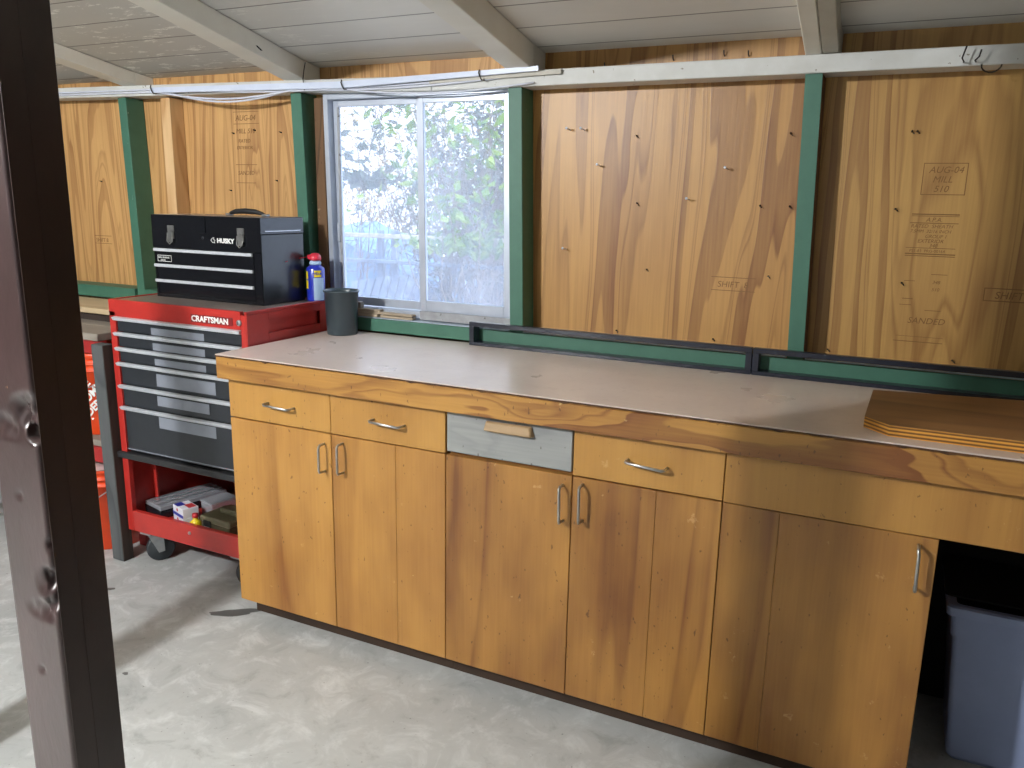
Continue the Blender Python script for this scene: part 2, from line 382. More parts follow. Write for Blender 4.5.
# the plywood sheets nailed on the wall
def ply(x0, x1, z0, z1, mat): return build(G().box(x0, x1, .67, .6835, z0, z1, .0008), 'plywood_panel', mat, wall)
pm = ply(.722, 1.60, .88, 1.848, 'ply_mid'); pr = ply(1.604, 2.83, .88, 1.848, 'ply_right')
pl1 = ply(-2.2, -1.17, .88, 1.845, 'ply_left'); pl2 = ply(-1.166, -.09, .88, 1.845, 'ply_left')
ply(-.086, .718, 1.752, 1.845, 'ply_left')
def stamp_lines(parent, rects, texts):
    g = G()
    for x0, x1, z0, z1 in rects: g.box(x0, x1, .6692, .6698, z0, z1, 0)
    for (s, size, x, z, sh) in texts: text(s, size, x, .6694, z, merge=g, shear=sh, extrude=.0002, bold=0)
    build(g, 'ink_stamp', 'stamp_ink', parent)
def frame_r(x0, x1, z0, z1, t=.002): return [(x0, x1, z0, z0+t), (x0, x1, z1-t, z1), (x0, x0+t, z0, z1), (x1-t, x1, z0, z1)]
stamp_lines(pr, frame_r(1.898, 2.005, 1.419, 1.503), [('AUG-04', .024, 1.912, 1.477, .25), ('MILL', .024, 1.923, 1.452, .25), ('510', .024, 1.928, 1.427, .25)])
stamp_lines(pr, [(1.884, 2.0, 1.366, 1.369), (1.884, 2.0, 1.362, 1.3635), (1.882, 2.0, 1.343, 1.345), (1.878, 2.0, 1.276, 1.2775), (1.878, 2.002, 1.259, 1.262), (1.878, 2.002, 1.254, 1.256)],
            [('A.P.A.', .016, 1.92, 1.348, .25), ('RATED  SHEATH', .014, 1.884, 1.331, .2), ('7.5MM  32/16 INCH', .012, 1.884, 1.318, .2), ('GROUP 1', .013, 1.922, 1.304, .2), ('EXTERIOR', .014, 1.905, 1.291, .2), ('348', .014, 1.935, 1.279, .2), ('PS1-83  PRG-00164', .011, 1.888, 1.265, 0)])
stamp_lines(pr, [(1.885, 1.912, 1.185, 1.1865), (1.885, 1.912, 1.135, 1.137), (1.88, 1.91, 1.118, 1.1195), (1.95, 1.99, 1.205, 1.2065), (1.945, 1.985, 1.105, 1.1065), (1.875, 2.0, 1.015, 1.017), (1.88, 2.0, 1.03, 1.031)],
            [('SANDED', .024, 1.905, 1.068, .2), ('348', .013, 1.955, 1.18, .2), ('510', .013, 1.955, 1.16, .2)])
stamp_lines(pr, frame_r(2.082, 2.26, 1.142, 1.178, .0025), [('SHIFT  8', .027, 2.108, 1.15, .15)])
stamp_lines(pm, [(1.348, 1.482, 1.165, 1.167), (1.35, 1.482, 1.125, 1.127)], [('SHIFT  8', .026, 1.368, 1.136, .1)])
stamp_lines(pl2, [(-.57, -.44, 1.70, 1.702), (-.57, -.44, 1.655, 1.657), (-.57, -.46, 1.50, 1.502), (-.57, -.47, 1.43, 1.432)], [('AUG-04', .03, -.56, 1.668, .2), ('MILL 510', .026, -.56, 1.62, .2), ('RATED', .02, -.55, 1.585, .2), ('EXTERIOR', .018, -.56, 1.56, .2), ('SANDED', .022, -.56, 1.462, .2)])
stamp_lines(pl1, [(-1.44, -1.33, 1.192, 1.194), (-1.44, -1.33, 1.158, 1.16)], [('SHIFT 8', .024, -1.43, 1.166, 0)])
# other walls (out of view, closing the room)
struct(G().box(-4.3, -4.2, -5.6, .75, 0, 3, 0), 'wall_left', 'shade_wall')
struct(G().box(4.6, 4.7, -5.6, .75, 0, 3, 0), 'wall_right', 'shade_wall')
struct(G().box(-4.3, 4.7, -5.7, -5.6, 0, 3.2, 0), 'wall_front', 'shade_wall')
# ceiling boards, sloping up from the back wall, rafters
SL = .15
def zc(y): return 1.845+SL*(.67-y)
g = G(); ys = [.80, .612]
while ys[-1] > -5.7: ys.append(ys[-1]-.1645)
for i in range(len(ys)-1):
    y1, y0 = ys[i]-.0001, ys[i+1]+.0001; jz = 0
    x = -4.3
    g.hexa([(-4.3, y0, zc(y0)+jz), (4.7, y0, zc(y0)+jz), (4.7, y1, zc(y1)+jz), (-4.3, y1, zc(y1)+jz), (-4.3, y0, zc(y0)+.02), (4.7, y0, zc(y0)+.02), (4.7, y1, zc(y1)+.02), (-4.3, y1, zc(y1)+.02)])
g.hexa([(-4.35, -5.75, zc(-5.75)+.02), (4.75, -5.75, zc(-5.75)+.02), (4.75, 1.0, zc(1.0)+.02), (-4.35, 1.0, zc(1.0)+.02), (-4.35, -5.75, zc(-5.75)+.05), (4.75, -5.75, zc(-5.75)+.05), (4.75, 1.0, zc(1.0)+.05), (-4.35, 1.0, zc(1.0)+.05)])
struct(g, 'ceiling', 'ceiling')
tn = [0]
def trim(g, mats, parent=None):
    tn[0] += 1; return struct(g, 'trim_%d' % tn[0], mats)
def rafter(x0, x1, mat='rafter', dz=0, drift=-.07):
    def zr(y): return 1.7815+dz+SL*(.58-y)
    g = G(); ya, yb = -5.6, .668; pts = []
    for top in (0, 1):
        for (x, y) in ((x0, ya), (x1, ya), (x1, yb), (x0, yb)):
            xx = x+drift*(y-.55)
            pts.append((xx, y, (zc(y)-.002) if top else max(zr(y), 1.781 if y > .5 else 0)))
    # notch-free: bottom runs straight to the plate, then flat on it
    b0 = [(x0+drift*(ya-.55), ya), (x1+drift*(ya-.55), ya)]
    g.hexa([(b0[0][0], ya, zr(ya)), (b0[1][0], ya, zr(ya)), (x1, .58, zr(.58)), (x0, .58, zr(.58)), (b0[0][0], ya, zc(ya)-.002), (b0[1][0], ya, zc(ya)-.002), (x1, .58, zc(.58)-.002), (x0, .58, zc(.58)-.002)], bev=.002)
    g.hexa([(x0, .58, 1.7815+dz), (x1, .58, 1.7815+dz), (x1, .668, 1.7815+dz), (x0, .668, 1.7815+dz), (x0, .58, zc(.58)-.002), (x1, .58, zc(.58)-.002), (x1, .668, zc(.668)-.002), (x0, .668, zc(.668)-.002)])
    return trim(g, mat)
rafter(-2.15, -2.06); rafter(-1.075, -.995, dz=.027, drift=-.05); rf2 = rafter(-.225, -.135, dz=.010, drift=-.13); rafter(.683, .770, drift=-.05); rafter(1.576, 1.618, drift=-.05); rafter(1.6195, 1.66, 'rafter_dark', .002, -.05)
rafter(2.53, 2.62)
build(G().tube([(-.101, .290, 1.864), (-.1035, .312, 1.857), (-.1055, .330, 1.850), (-.109, .352, 1.846)], .004, 6, rs=[.0015, .005, .0045, .001]), 'gouge', 'dark', rf2)
# double wall plate
trim(G().hexa([(-3.2, .575, 1.803), (-.13, .575, 1.750), (-.13, .668, 1.750), (-3.2, .668, 1.803), (-3.2, .575, 1.845), (-.13, .575, 1.7905), (-.13, .668, 1.7905), (-3.2, .668, 1.845)], bev=.002), 'plate')
trim(G().hexa([(-.128, .575, 1.748), (.40, .575, 1.733), (.40, .668, 1.733), (-.128, .668, 1.748), (-.128, .575, 1.7900), (.40, .575, 1.7805), (.40, .668, 1.7805), (-.128, .668, 1.7900)], bev=.002), 'plate')
trim(G().box(.402, 4.2, .575, .668, 1.733, 1.7805, .002), 'plate')
# studs
def stud(x0, x1, mat='green', z0=.0, side=None, y0=.58, zt=1.732):
    g = G().box(x0, x1, y0, .668, z0, zt, .0015, lean=LEAN)
    if side: g = G().box(x0, x1, y0+.0035, .668, z0, 1.732, .0015, lean=LEAN)
    t = trim(g, side or mat)
    if side: build(G().box(x0, x1, y0, y0+.003, z0, 1.732, .0005, lean=LEAN), 'painted_face', mat, t)
    return t
stud(-1.083, -1.038, zt=1.762); stud(-.180, -.131, 'green', zt=1.7475); stud(.704, .752, 'green'); stud(1.603, 1.648, 'green', side='stud_brown'); stud(2.5, 2.545)
trim(G().box(-.885, -.835, .60, .668, 0, 1.757, .0015), 'stud_raw')
trim(G().box(-.122, -.078, .612, .668, .0, 1.732, .0015), 'jamb_old')
# sill rail, broken between the studs
for x0, x1, zb in ((-.12, 2.496, .906), (2.55, 4.2, .906)):
    t = trim(G().box(x0, x1, .572 if x0 < 0 else .58, .579 if x0 < 0 else .668, zb, .951, .001), 'green')
for x0, x1 in ((-.125, .700), (.752, 1.600), (1.652, 2.496)):
    trim(G().box(x0, x1, .5795, .6695, .9515, .9545, .0005), 'sill_top')
trim(G().box(-2.2, -1.09, .57, .668, .932, .982, .0015), 'green'); trim(G().box(-1.03, -.185, .57, .668, .932, .982, .0015), 'green')
# right side: roof shade board above plate is just the plywood

# ------------------------------------------------------------ window
wf = G(); L2 = .014
def fr(g, x0, x1, y0, y1, z0, z1, t, b=None, mi=0):
    b = b or t
    g.box(x0, x0+t, y0, y1, z0, z1, .001, mi, lean=L2); g.box(x1-t, x1, y0, y1, z0, z1, .001, mi, lean=L2)
    g.box(x0+t, x1-t, y0, y1, z0, z0+b, .001, mi, lean=L2); g.box(x0+t, x1-t, y0, y1, z1-t, z1, .001, mi, lean=L2)
fr(wf, -.070, .702, .612, .669, .964, 1.7445, .020)
win = struct(wf, 'window_1', 'alu')
g = G(); fr(g, -.047, .332, .640, .655, .988, 1.724, .022, .03); build(g, 'sliding_sash', 'alu', win)
build(G().box(-.026, .311, .646, .649, 1.016, 1.704, 0, lean=L2), 'pane', 'glass', win)
g = G(); fr(g, .326, .681, .622, .637, .988, 1.724, .022, .038); build(g, 'fixed_sash', 'alu', win)
build(G().box(.346, .661, .628, .631, 1.024, 1.704, 0, lean=L2), 'pane', 'glass', win)
build(G().box(.33, .697, .606, .612, .958, .990, .001), 'old_sill_strip', 'alu_old', win)
g = G(); g.box(-.046, -.032, .628, .639, 1.22, 1.29, .002); build(g, 'latch', 'alu', win)
g = G(); g.box(-.035, -.026, .632, .638, 1.0, 1.70, .001); build(g, 'track', 'alu_old', win)
# wood shims on the window's bottom edge
sh = [(-.04, .16, .9555, .966), (-.02, .22, .967, .975), (-.045, .17, .976, .983), (.17, .31, .9555, .964), (.22, .31, .967, .974)]
for i, (x0, x1, z0, z1) in enumerate(sh):
    build(G().box(x0, x1, .585+.003*(i % 2), .611, z0, z1, .0008), 'wood_shim', 'shim', label=['lowest wooden shim at the left end of the window sill', 'middle wooden shim in the stack on the left of the window sill', 'thin wooden shim third from the bottom at left of the window sill', 'short wooden shim lying on the sill beside the stack, under the window middle', 'upper short wooden shim on the sill beside the stack'][i], cat='shim', base=(x0, .6, z0))
g = G(); g.box(-.03, .085, .587, .609, .9845, 1.006, .002); build(g, 'wood_block', 'bench_grey', label='grey weathered wood block on top of the shims behind the cup', cat='wood block', base=(.02, .6, .9845))

# ------------------------------------------------------------ cables, strip and bent nails on the plate
def sag(x0, x1, z0, z1, s, y, n=14): return [(x0+(x1-x0)*i/n, y, z0+(z1-z0)*i/n-s*math.sin(PI*i/n)) for i in range(n+1)]
cb = ('white electrical cable clipped along the wall plate, %s', 'cable')
p = sag(-3.1, -.89, 1.825, 1.786, .004, .570)+sag(-.85, -.13, 1.780, 1.768, .048, .566)[1:]+sag(-.10, .76, 1.758, 1.775, .010, .569)[1:]
build(G().tube(p, .0038, 6), 'electrical_cable', 'white_cable', label=cb[0] % 'hanging lowest left of the window', cat='cable', base=(0, .57, 1.76))
p = sag(-3.1, -.89, 1.815, 1.776, .003, .569)+sag(-.85, -.13, 1.772, 1.760, .030, .560)[1:]+sag(-.10, .80, 1.752, 1.772, .014, .566)[1:]
build(G().tube(p, .0038, 6), 'electrical_cable', 'white_cable', label='white electrical cable along the wall plate, upper strand of the sag', cat='cable', base=(0, .57, 1.76))
p = sag(-.85, .05, 1.786, 1.752, .012, .5615)+sag(.08, .78, 1.744, 1.742, .018, .565)[1:]
build(G().tube(p, .003, 6), 'electrical_cable', 'white_cable', label=cb[0] % 'drooping over the top of the window', cat='cable', base=(0, .57, 1.76))
g = G(); g.hexa([(-.88, .549, 1.770), (.05, .549, 1.752), (.05, .556, 1.752), (-.88, .556, 1.770), (-.88, .549, 1.790), (.05, .549, 1.774), (.05, .556, 1.774), (-.88, .556, 1.790)])
g.hexa([(.05, .549, 1.752), (.80, .549, 1.774), (.80, .556, 1.774), (.05, .556, 1.752), (.05, .549, 1.774), (.80, .549, 1.788), (.80, .556, 1.788), (.05, .556, 1.774)])
build(g, 'cable_cover_strip', 'strip', label='long pale blue-white strip lying along the plate above the window', cat='strip', base=(0, .556, 1.76))
g = G(); g.hexa([(.40, .5615, 1.754), (.87, .5615, 1.764), (.87, .5745, 1.764), (.40, .5745, 1.754), (.40, .5615, 1.760), (.87, .5615, 1.777), (.87, .5745, 1.777), (.40, .5745, 1.760)])
build(g, 'wood_strip', 'rafter_dark', label='thin greyish strip behind the pale strip at the right of the window top', cat='strip', base=(.6, .568, 1.76))
def hook(name, pts, label, r=.0018): build(G().tube(pts, r, 6), name, 'black_wire', label=label, cat='nail', base=pts[0])
def bent(x, z): return [(x, .574, z-.004), (x, .546, z-.008), (x-.006, .543, z+.004), (x-.010, .543, z+.014), (x-.007, .544, z+.024)]
hook('bent_nail', bent(-.86, 1.775), 'bent black nail holding the cables above the raw wall stud', .0025)
hook('bent_nail', bent(.065, 1.755), 'bent black nail on the plate above the left part of the window', .0022)
hook('bent_nail', bent(.605, 1.762), 'bent black nail in the plate above the right part of the window', .0022)
hook('bent_nail', [(1.958, .575, 1.742), (1.958, .55, 1.740), (1.953, .548, 1.748), (1.960, .545, 1.776)], 'upright bent black nail on the plate at the right, left of the hook', .002)
hook('bent_nail', [(1.985, .575, 1.742), (1.982, .55, 1.742), (1.990, .548, 1.75), (1.993, .545, 1.766)], 'short bent black nail on the plate just above the wire hook', .002)
hook('wire_hook', [(1.998, .572, 1.735)]+[(2.02+.022*math.cos(a), .565-.012*math.sin(a), 1.732+.016*math.sin(a)) for a in [PI*(1+.11*k) for k in range(10)]], 'small round black wire hook hanging under the plate at the right', .002)
hook('hanging_wire', [(-.119, .56, 1.752), (-.121, .556, 1.79), (-.114, .555, 1.82), (-.108, .556, 1.845)], 'short black wire dangling beside the rafter left of the window', .0018)

# nails through the plywood
nl = [(.864, 1.611, 1), (.912, 1.610, 1), (.972, 1.499, 2), (1.373, 1.490, 3), (1.264, 1.399, 2), (.864, 1.233, 1)]
place = ['leftmost of the two high nails', 'right one of the two high nails', 'below the two high nails', 'brightest, in the right half', 'in the middle of the panel', 'lowest, near the window stud']
for (x, z, kk), pt in zip(nl, place):
    g = G().tube([(x, .6695, z-.004), (x-.002, .64, z)], .0016, 6); g.lathe([(.0001, -.0004), (.0042, -.0004), (.0042, .0006), (.0001, .0006)], (x-.002, .64, z), 10, axis='y')
    build(g, 'nail', 'pull', label='shiny nail sticking out of the middle plywood panel, '+pt, cat='nail', group='shiny nails in the middle plywood panel', base=(x, .67, z))
for row, zz, rn in ((1.585, [1.087, 1.545], 'top'), (1.381, [1.099, 1.476, 1.56], 'second'), (1.176, [1.142, 1.517], 'third'), (.972, [1.051, 1.367], 'bottom')):
    for ix, x in enumerate(zz):
        wh = ('left', 'right')[ix] if len(zz) == 2 else ('left', 'middle', 'right')[ix]
        build(G().tube([(x, .6695, row), (x+.001, .655, row+.003)], .0022, 6, rs=[.003, .0006]).tube([(x+.004, .6695, row-.004), (x+.007, .659, row-.006)], .0015, 5, rs=[.0022, .0006]), 'nail_tip', 'black_wire', label='dark nail tip in the middle plywood panel, %s of the %s row' % (wh, rn), cat='nail', group='dark nail tips in the middle panel', base=(x, .67, row))
for x, z, wh in ((1.859, 1.585, 'left of the high pair'), (1.872, 1.585, 'right of the high pair'), (1.841, 1.380, 'level with the dated ink stamp'), (1.879, 1.178, 'beside the faded ink lines'), (1.704, .972, 'just above the tray, left'), (2.03, .972, 'just above the tray, below the stamps')):
    build(G().tube([(x, .6695, z), (x+.001, .655, z+.003)], .0022, 6, rs=[.003, .0006]).tube([(x+.004, .6695, z-.004), (x+.007, .659, z-.006)], .0015, 5, rs=[.0022, .0006]), 'nail_tip', 'black_wire', label='dark nail tip in the right plywood panel, '+wh, cat='nail', group='dark nail tips in the right panel', base=(x, .67, z))
for x, z, wh in ((-1.36, 1.43, 'alone in the leftmost panel'), (-.60, 1.40, 'low, above the toolbox handle'), (-.57, 1.62, 'high, left of the ink stamp'), (-.36, 1.44, 'lower one beside the window stud'), (-.33, 1.62, 'upper one beside the window stud'), (-.46, 1.63, 'on the ink stamp')):
    build(G().tube([(x, .6695, z), (x+.001, .655, z+.003)], .0025, 6, rs=[.0035, .0006]), 'nail_tip', 'black_wire', label='dark nail tip in the plywood left of the window, '+wh, cat='nail', group='dark nail tips left of the window', base=(x, .67, z))
for x, z, wh in ((.975, 1.79, 'leftmost'), (1.19, 1.80, 'second from the left'), (1.34, 1.805, 'third from the left'), (1.41, 1.80, 'rightmost')):
    build(G().tube([(x, .6695, z), (x, .66, z+.004), (x, .655, z+.014)], .002, 5), 'nail_tip', 'black_wire', label='dark nail tip in the plywood above the white plate, %s of four' % wh, cat='nail', group='nail tips above the plate', base=(x, .67, z))

# ------------------------------------------------------------ workbench
XB = [0, .3993, .7954, 1.1742, 1.5581, 2.0195]
ct = thing('worktop', (1.45, .27, .8226), 'long pinkish beige laminate worktop with worn wooden front edge on the cabinets', 'worktop')
XE = 3.0
build(G().box(-.014, XE, -.008, .566, .8228, .8965, .001), 'core', 'carcass', ct)
def worn_edge():
    g = G(); n = 180; x0, x1 = -.0188, XE; prev = None
    rnd = random.Random(3); h = 0
    for i in range(n+1):
        x = x0+(x1-x0)*i/n; h = .6*h+rnd.uniform(-.0016, .0016); bite = .004 if rnd.random() < .05 else 0
        row = [Vector((x, -.0085, .8965)), Vector((x, -.0292+abs(h)*.6, .8965)), Vector((x, -.0292+abs(h), .8925+h-bite)), Vector((x, -.0085, .8925+h-bite))]
        row = [g.bm.verts.new(v) for v in row]
        if prev:
            for k in range(4): g.bm.faces.new((prev[k], prev[(k+1) % 4], row[(k+1) % 4], row[k]))
        else: g.bm.faces.new(row)
        prev = row
    g.bm.faces.new(prev[::-1]); return g
build(worn_edge(), 'worn_edge', 'edge_dark', ct)
g = G().box(-.0185, XE, -.0285, -.0085, .8226, .8915, .002); g.box(-.0185, -.0145, -.008, .566, .8226, .8960, .001)
build(g, 'front_edge_board', 'apron', ct)
build(G().box(-.0195, XE, -.0300, .571, .8967, .9000, .0012), 'laminate_top', 'laminate', ct)

def pull(pts, parent):
    build(G().tube(pts, .0038, 8), 'handle', 'metal', parent)
def vpull(x, z0, z1, parent, tilt=0):
    pull([(x+tilt, -.0005, z1), (x+tilt, -.022, z1), (x+tilt, -.028, z1-.004), (x+tilt*.5, -.030, z1-.012), (x, -.030, z0+.006), (x, -.028, z0+.001), (x, -.0005, z0-.001)], parent)
def hpull(x0, x1, z, parent, s=0):
    pull([(x0, -.0005, z), (x0, -.024, z+.001), (x0+.006, -.030, z), (x1-.006, -.030, z-s), (x1, -.024, z-s), (x1+.002, -.0005, z-s)], parent)
ZD, ZR, ZA = .0624, .6946, .8220
def carcass(parent, x0, x1):
    g = G(); a, b_ = x0+.004, x1-.004
    g.box(a, a+.016, .020, .55, .0585, .8215, .001); g.box(b_-.016, b_, .020, .55, .0585, .8215, .001)
    g.box(a+.0165, b_-.0165, .020, .55, .0585, .076, .001); g.box(a+.0165, b_-.0165, .541, .55, .0765, .8215, .001)
    g.box(a+.0165, b_-.0165, .020, .05, .68, .70, .001); g.box(a+.0165, b_-.0165, .020, .05, .80, .8215, .001)
    build(g, 'carcass', 'carcass', parent)
    build(G().box(x0+(.02 if x0 == 0 else 0), x1, .049, .52, 0.0005, .058, .001), 'plinth', 'plinth', parent)
def door(parent, x0, x1, mat, gap=None, label=None, z0=ZD):
    g = G()
    if gap: g.box(x0+.0012, gap-.0002, 0, .0185, z0, ZR-.0025, .0012); g.box(gap+.0002, x1-.0012, 0, .0185, z0, ZR-.0025, .0012)
    else: g.box(x0+.0012, x1-.0012, 0, .0185, z0, ZR-.0025, .0012)
    return build(g, 'door', mat, parent, label=label)
c1 = thing('base_cabinet', (.4, .27, 0), 'varnished plywood base cabinet at the left end, beside the red tool cart', 'cabinet')
carcass(c1, XB[0], XB[2])
d = door(c1, 0, XB[1], 'door_a'); vpull(.3745, .575, .660, d)
d = door(c1, XB[1], XB[2], 'door_a', .629); vpull(.443, .581, .671, d)
d = build(G().box(.0012, XB[1]-.0008, 0, .0185, ZR+.0015, ZA, .0012), 'drawer', 'drawer', c1); hpull(.162, .262, .759, d, .004)
d = build(G().box(XB[1]+.0008, XB[2]-.0012, 0, .0185, ZR+.001, ZA, .0012), 'drawer', 'drawer', c1); hpull(.556, .660, .760, d, .004)
c2 = thing('base_cabinet', (1.177, .27, 0), 'varnished plywood base cabinet in the middle, with one unpainted grey drawer', 'cabinet')
carcass(c2, XB[2], XB[4])
d = door(c2, XB[2], XB[3], 'door_b'); vpull(1.152, .568, .665, d, -.003)
d = door(c2, XB[3], XB[4], 'door_b', 1.397); vpull(1.206, .578, .675, d, -.002)
d = build(G().box(XB[2]+.004, XB[3]-.004, .001, .0185, ZR+.008, ZA-.003, .0015), 'drawer', 'grey_drawer', c2, label='weathered grey drawer front with wooden handle')
g = G(); g.hexa([(.922, -.018, .783), (1.060, -.018, .782), (1.066, .0008, .780), (.918, .0008, .780), (.925, -.010, .806), (1.052, -.010, .807), (1.058, .0008, .809), (.922, .0008, .808)], bev=.0025)
build(g, 'handle', 'handle_wood', d, label='pale wooden block handle')
d = build(G().box(XB[3]+.001, XB[4]-.0012, 0, .0185, ZR+.0015, ZA, .0012), 'drawer', 'drawer', c2); hpull(1.321, 1.419, .761, d, .006)
c3 = thing('base_cabinet', (1.79, .27, 0), 'varnished plywood base cabinet at the right with a single door, beside the open bay', 'cabinet')
carcass(c3, XB[4], XB[5])
d = door(c3, XB[4], XB[5], 'door_b', 1.690); vpull(1.984, .576, .673, d, -.003)
build(G().box(XB[4]+.0012, 2.78, 0, .0185, ZR-.0005, ZA, .0012), 'front_panel', 'drawer', c3)
c4 = thing('end_panel', (2.79, .27, 0), 'plywood end panel closing the open bay under the worktop', 'panel')
build(G().box(2.785, 2.803, .02, .55, .0005, .8215, .001), 'panel', 'carcass', c4)
build(G().box(2.03, 2.78, .575, .58, .0005, .8215, 0), 'bay_shade_board', 'dark', label='shade of the open bay, made as a black board behind the blue-grey tote under the worktop', cat='board', base=(2.4, .575, 0))  # black sheet, the open bay's shade put into its colour
# brown footing board on the floor in the open bay
build(G().box(2.03, 2.78, .06, .10, .0005, .022, .002), 'floor_batten', 'plinth', label='dark brown batten on the floor in front of the blue-grey tote', cat='batten', base=(2.4, .08, 0))

# tote
bt = thing('storage_tote', (2.38, .42, 0), 'blue-grey plastic storage tote under the right end of the worktop', 'tote')
def rrect(cx, cy, hx, hy, r, z, n=5):
    out = []
    for sx, sy, a0 in ((1, 1, 0), (-1, 1, PI/2), (-1, -1, PI), (1, -1, 3*PI/2)):
        for k in range(n+1):
            a = a0+k*PI/2/n; out.append((cx+sx*(hx-r)+r*math.cos(a), cy+sy*(hy-r)+r*math.sin(a), z))
    return out
def loft(g, loops, mi=0, cap0=True, cap1=False):
    rs = [[g.bm.verts.new(p) for p in lp] for lp in loops]; n = len(rs[0])
    for i in range(len(rs)-1):
        for k in range(n): f = g.bm.faces.new((rs[i][k], rs[i][(k+1) % n], rs[i+1][(k+1) % n], rs[i+1][k])); f.smooth = False; f.material_index = mi
    if cap0: g.bm.faces.new(rs[0][::-1])
    if cap1: g.bm.faces.new(rs[-1])
cx, cy = 2.355, .405
g = G(); loft(g, [rrect(cx, cy, .225, .112, .014, .001), rrect(cx, cy, .236, .122, .014, .015), rrect(cx, cy, .262, .142, .014, .355), rrect(cx, cy, .268, .148, .014, .356), rrect(cx, cy, .272, .151, .014, .412), rrect(cx, cy, .266, .145, .014, .412), rrect(cx, cy, .234, .118, .014, .02)], cap1=True)
build(g, 'body', 'bin', bt, fix=False)
g = G(); loft(g, [rrect(cx, cy, .245, .126, .014, .30), rrect(cx, cy, .245, .126, .014, .405)], cap1=True); build(g, 'inner_shade', 'dark', bt)  # black block, the tote's unlit inside put into shape and colour
g = G(); loft(g, [rrect(cx, cy+.030, .287, .137, .014, .4405), rrect(cx, cy+.030, .287, .137, .014, .4450)], cap1=True); build(g, 'shade_cover', 'dark', bt)  # black sheet over the opening, stands in for shade inside the tote
g = G(); loft(g, [rrect(cx, cy, .274, .153, .014, .4125), rrect(cx, cy, .283, .162, .014, .414), rrect(cx, cy, .285, .164, .014, .436), rrect(cx, cy, .278, .157, .014, .440), rrect(cx, cy, .262, .142, .013, .440), rrect(cx, cy, .262, .142, .013, .4125), rrect(cx, cy, .274, .153, .014, .4125)], cap0=False)
build(g, 'rim', 'bin', bt)

# ------------------------------------------------------------ black trays along the back
def tray(x0, x1, label):
    t = thing('bench_tray', ((x0+x1)/2, .55, .9), label, 'shelf', 'black trays at the back of the worktop')
    build(G().box(x0, x1, .530, .570, .9003, .912, .001), 'bottom_board', 'black_shelf', t)
    build(G().box(x0, x1, .528, .548, .965, .980, .001), 'top_rail', 'black_shelf', t)
    build(G().box(x0, x0+.018, .529, .570, .9122, .9648, .001), 'end_block', 'black_shelf', t)
    build(G().box(x1-.018, x1, .529, .570, .9122, .9648, .001), 'end_block', 'black_shelf', t)
tray(.575, 1.512, 'long open black tray rail at the back of the worktop, starting below the window')
tray(1.514, 2.9, 'right black tray rail at the back of the worktop, behind the plywood offcut')

# plywood offcut
pb = thing('plywood_offcut', (2.2, .2, .9), 'brown plywood offcut with clipped corner lying on the right of the worktop', 'board')
poly = [(1.842, .075), (1.895, .020), (2.75, .020), (2.75, .440), (2.18, .440), (1.846, .378)]
build(G().prism(poly, .9003, .9245, 0), 'plies', 'ply_edge', pb)
build(G().prism(poly, .9247, .9258, 0), 'face_veneer', 'board_top', pb)

# cup
g = G(); g.lathe([(0, 0), (.052, 0), (.054, .004), (.060, .150), (.064, .152), (.065, .156), (.063, .159), (.059, .158), (.057, .150), (.050, .006), (0, .006)], (.073, .490, .9003), 48)
build(g, 'plastic_cup', 'cup', label='dark grey plastic tumbler on the worktop in front of the window', cat='cup', base=(.073, .490, .9003), fix=False)

# ------------------------------------------------------------ tool cart
X0, X1, Y0, Y1, ZT = -.685, -.030, .125, .545, 1.012
tc = thing('tool_cart', ((X0+X1)/2, (Y0+Y1)/2, 0), 'red rolling tool cart with black drawers and silver pulls beside the cabinets', 'tool cart')
g = G()
g.box(X0, X0+.004, Y0+.001, Y1, .125, ZT-.045, 0); g.box(X0, X0+.030, Y0, Y0+.02, .125, ZT-.045, .001)
g.box(X1-.004, X1, Y0+.001, Y0+.10, .125, ZT-.012, 0); g.box(X1-.004, X1, Y1-.05, Y1, .125, ZT-.012, 0)
g.box(X1-.004, X1, Y0+.101, Y1-.051, .125, ZT-.082, 0); g.box(X1-.004, X1, Y0+.101, Y1-.051, ZT-.035, ZT-.012, 0); g.box(X1-.014, X1-.011, Y0+.101, Y1-.051, ZT-.084, ZT-.030, 0)
g.box(X1-.027, X1-.0045, Y0, Y0+.02, .125, ZT-.012, .001)
g.box(X0+.005, X1-.005, Y1-.004, Y1, .16, ZT-.012, 0)
g.box(X0+.0, X1-.0275, Y0, Y0+.016, .950, ZT-.001, .001)          # head rail with the name on it
g.box(X0+.0, X0+.004, Y0+.017, Y1, ZT-.044, ZT-.001, 0)
build(g, 'cabinet_body', 'red', tc)
g = G(); g.box(X0+.004, X0+.012, Y0+.016, Y1-.002, ZT-.012, ZT, .001); g.box(X1-.010, X1, Y0, Y1, ZT-.0115, ZT, .001); g.box(X0, X1-.0105, Y1-.008, Y1, ZT-.0115, ZT, .001)
build(g, 'top_rim', 'red', tc)
build(G().box(X0+.0125, X1-.0105, Y0+.0165, Y1-.0085, ZT-.010, ZT-.0035, .001), 'top_mat', 'cart_top', tc)
pz = [.942, .886, .831, .775, .691, .610]; pe = pz[1:]+[.447]
tape = [(-.481, -.229, .922, .897), (-.478, -.229, .868, .842), (-.474, -.229, .812, .788), (-.472, -.190, .757, .712), (-.476, -.225, .676, .640), (-.476, -.200, .598, .556)]
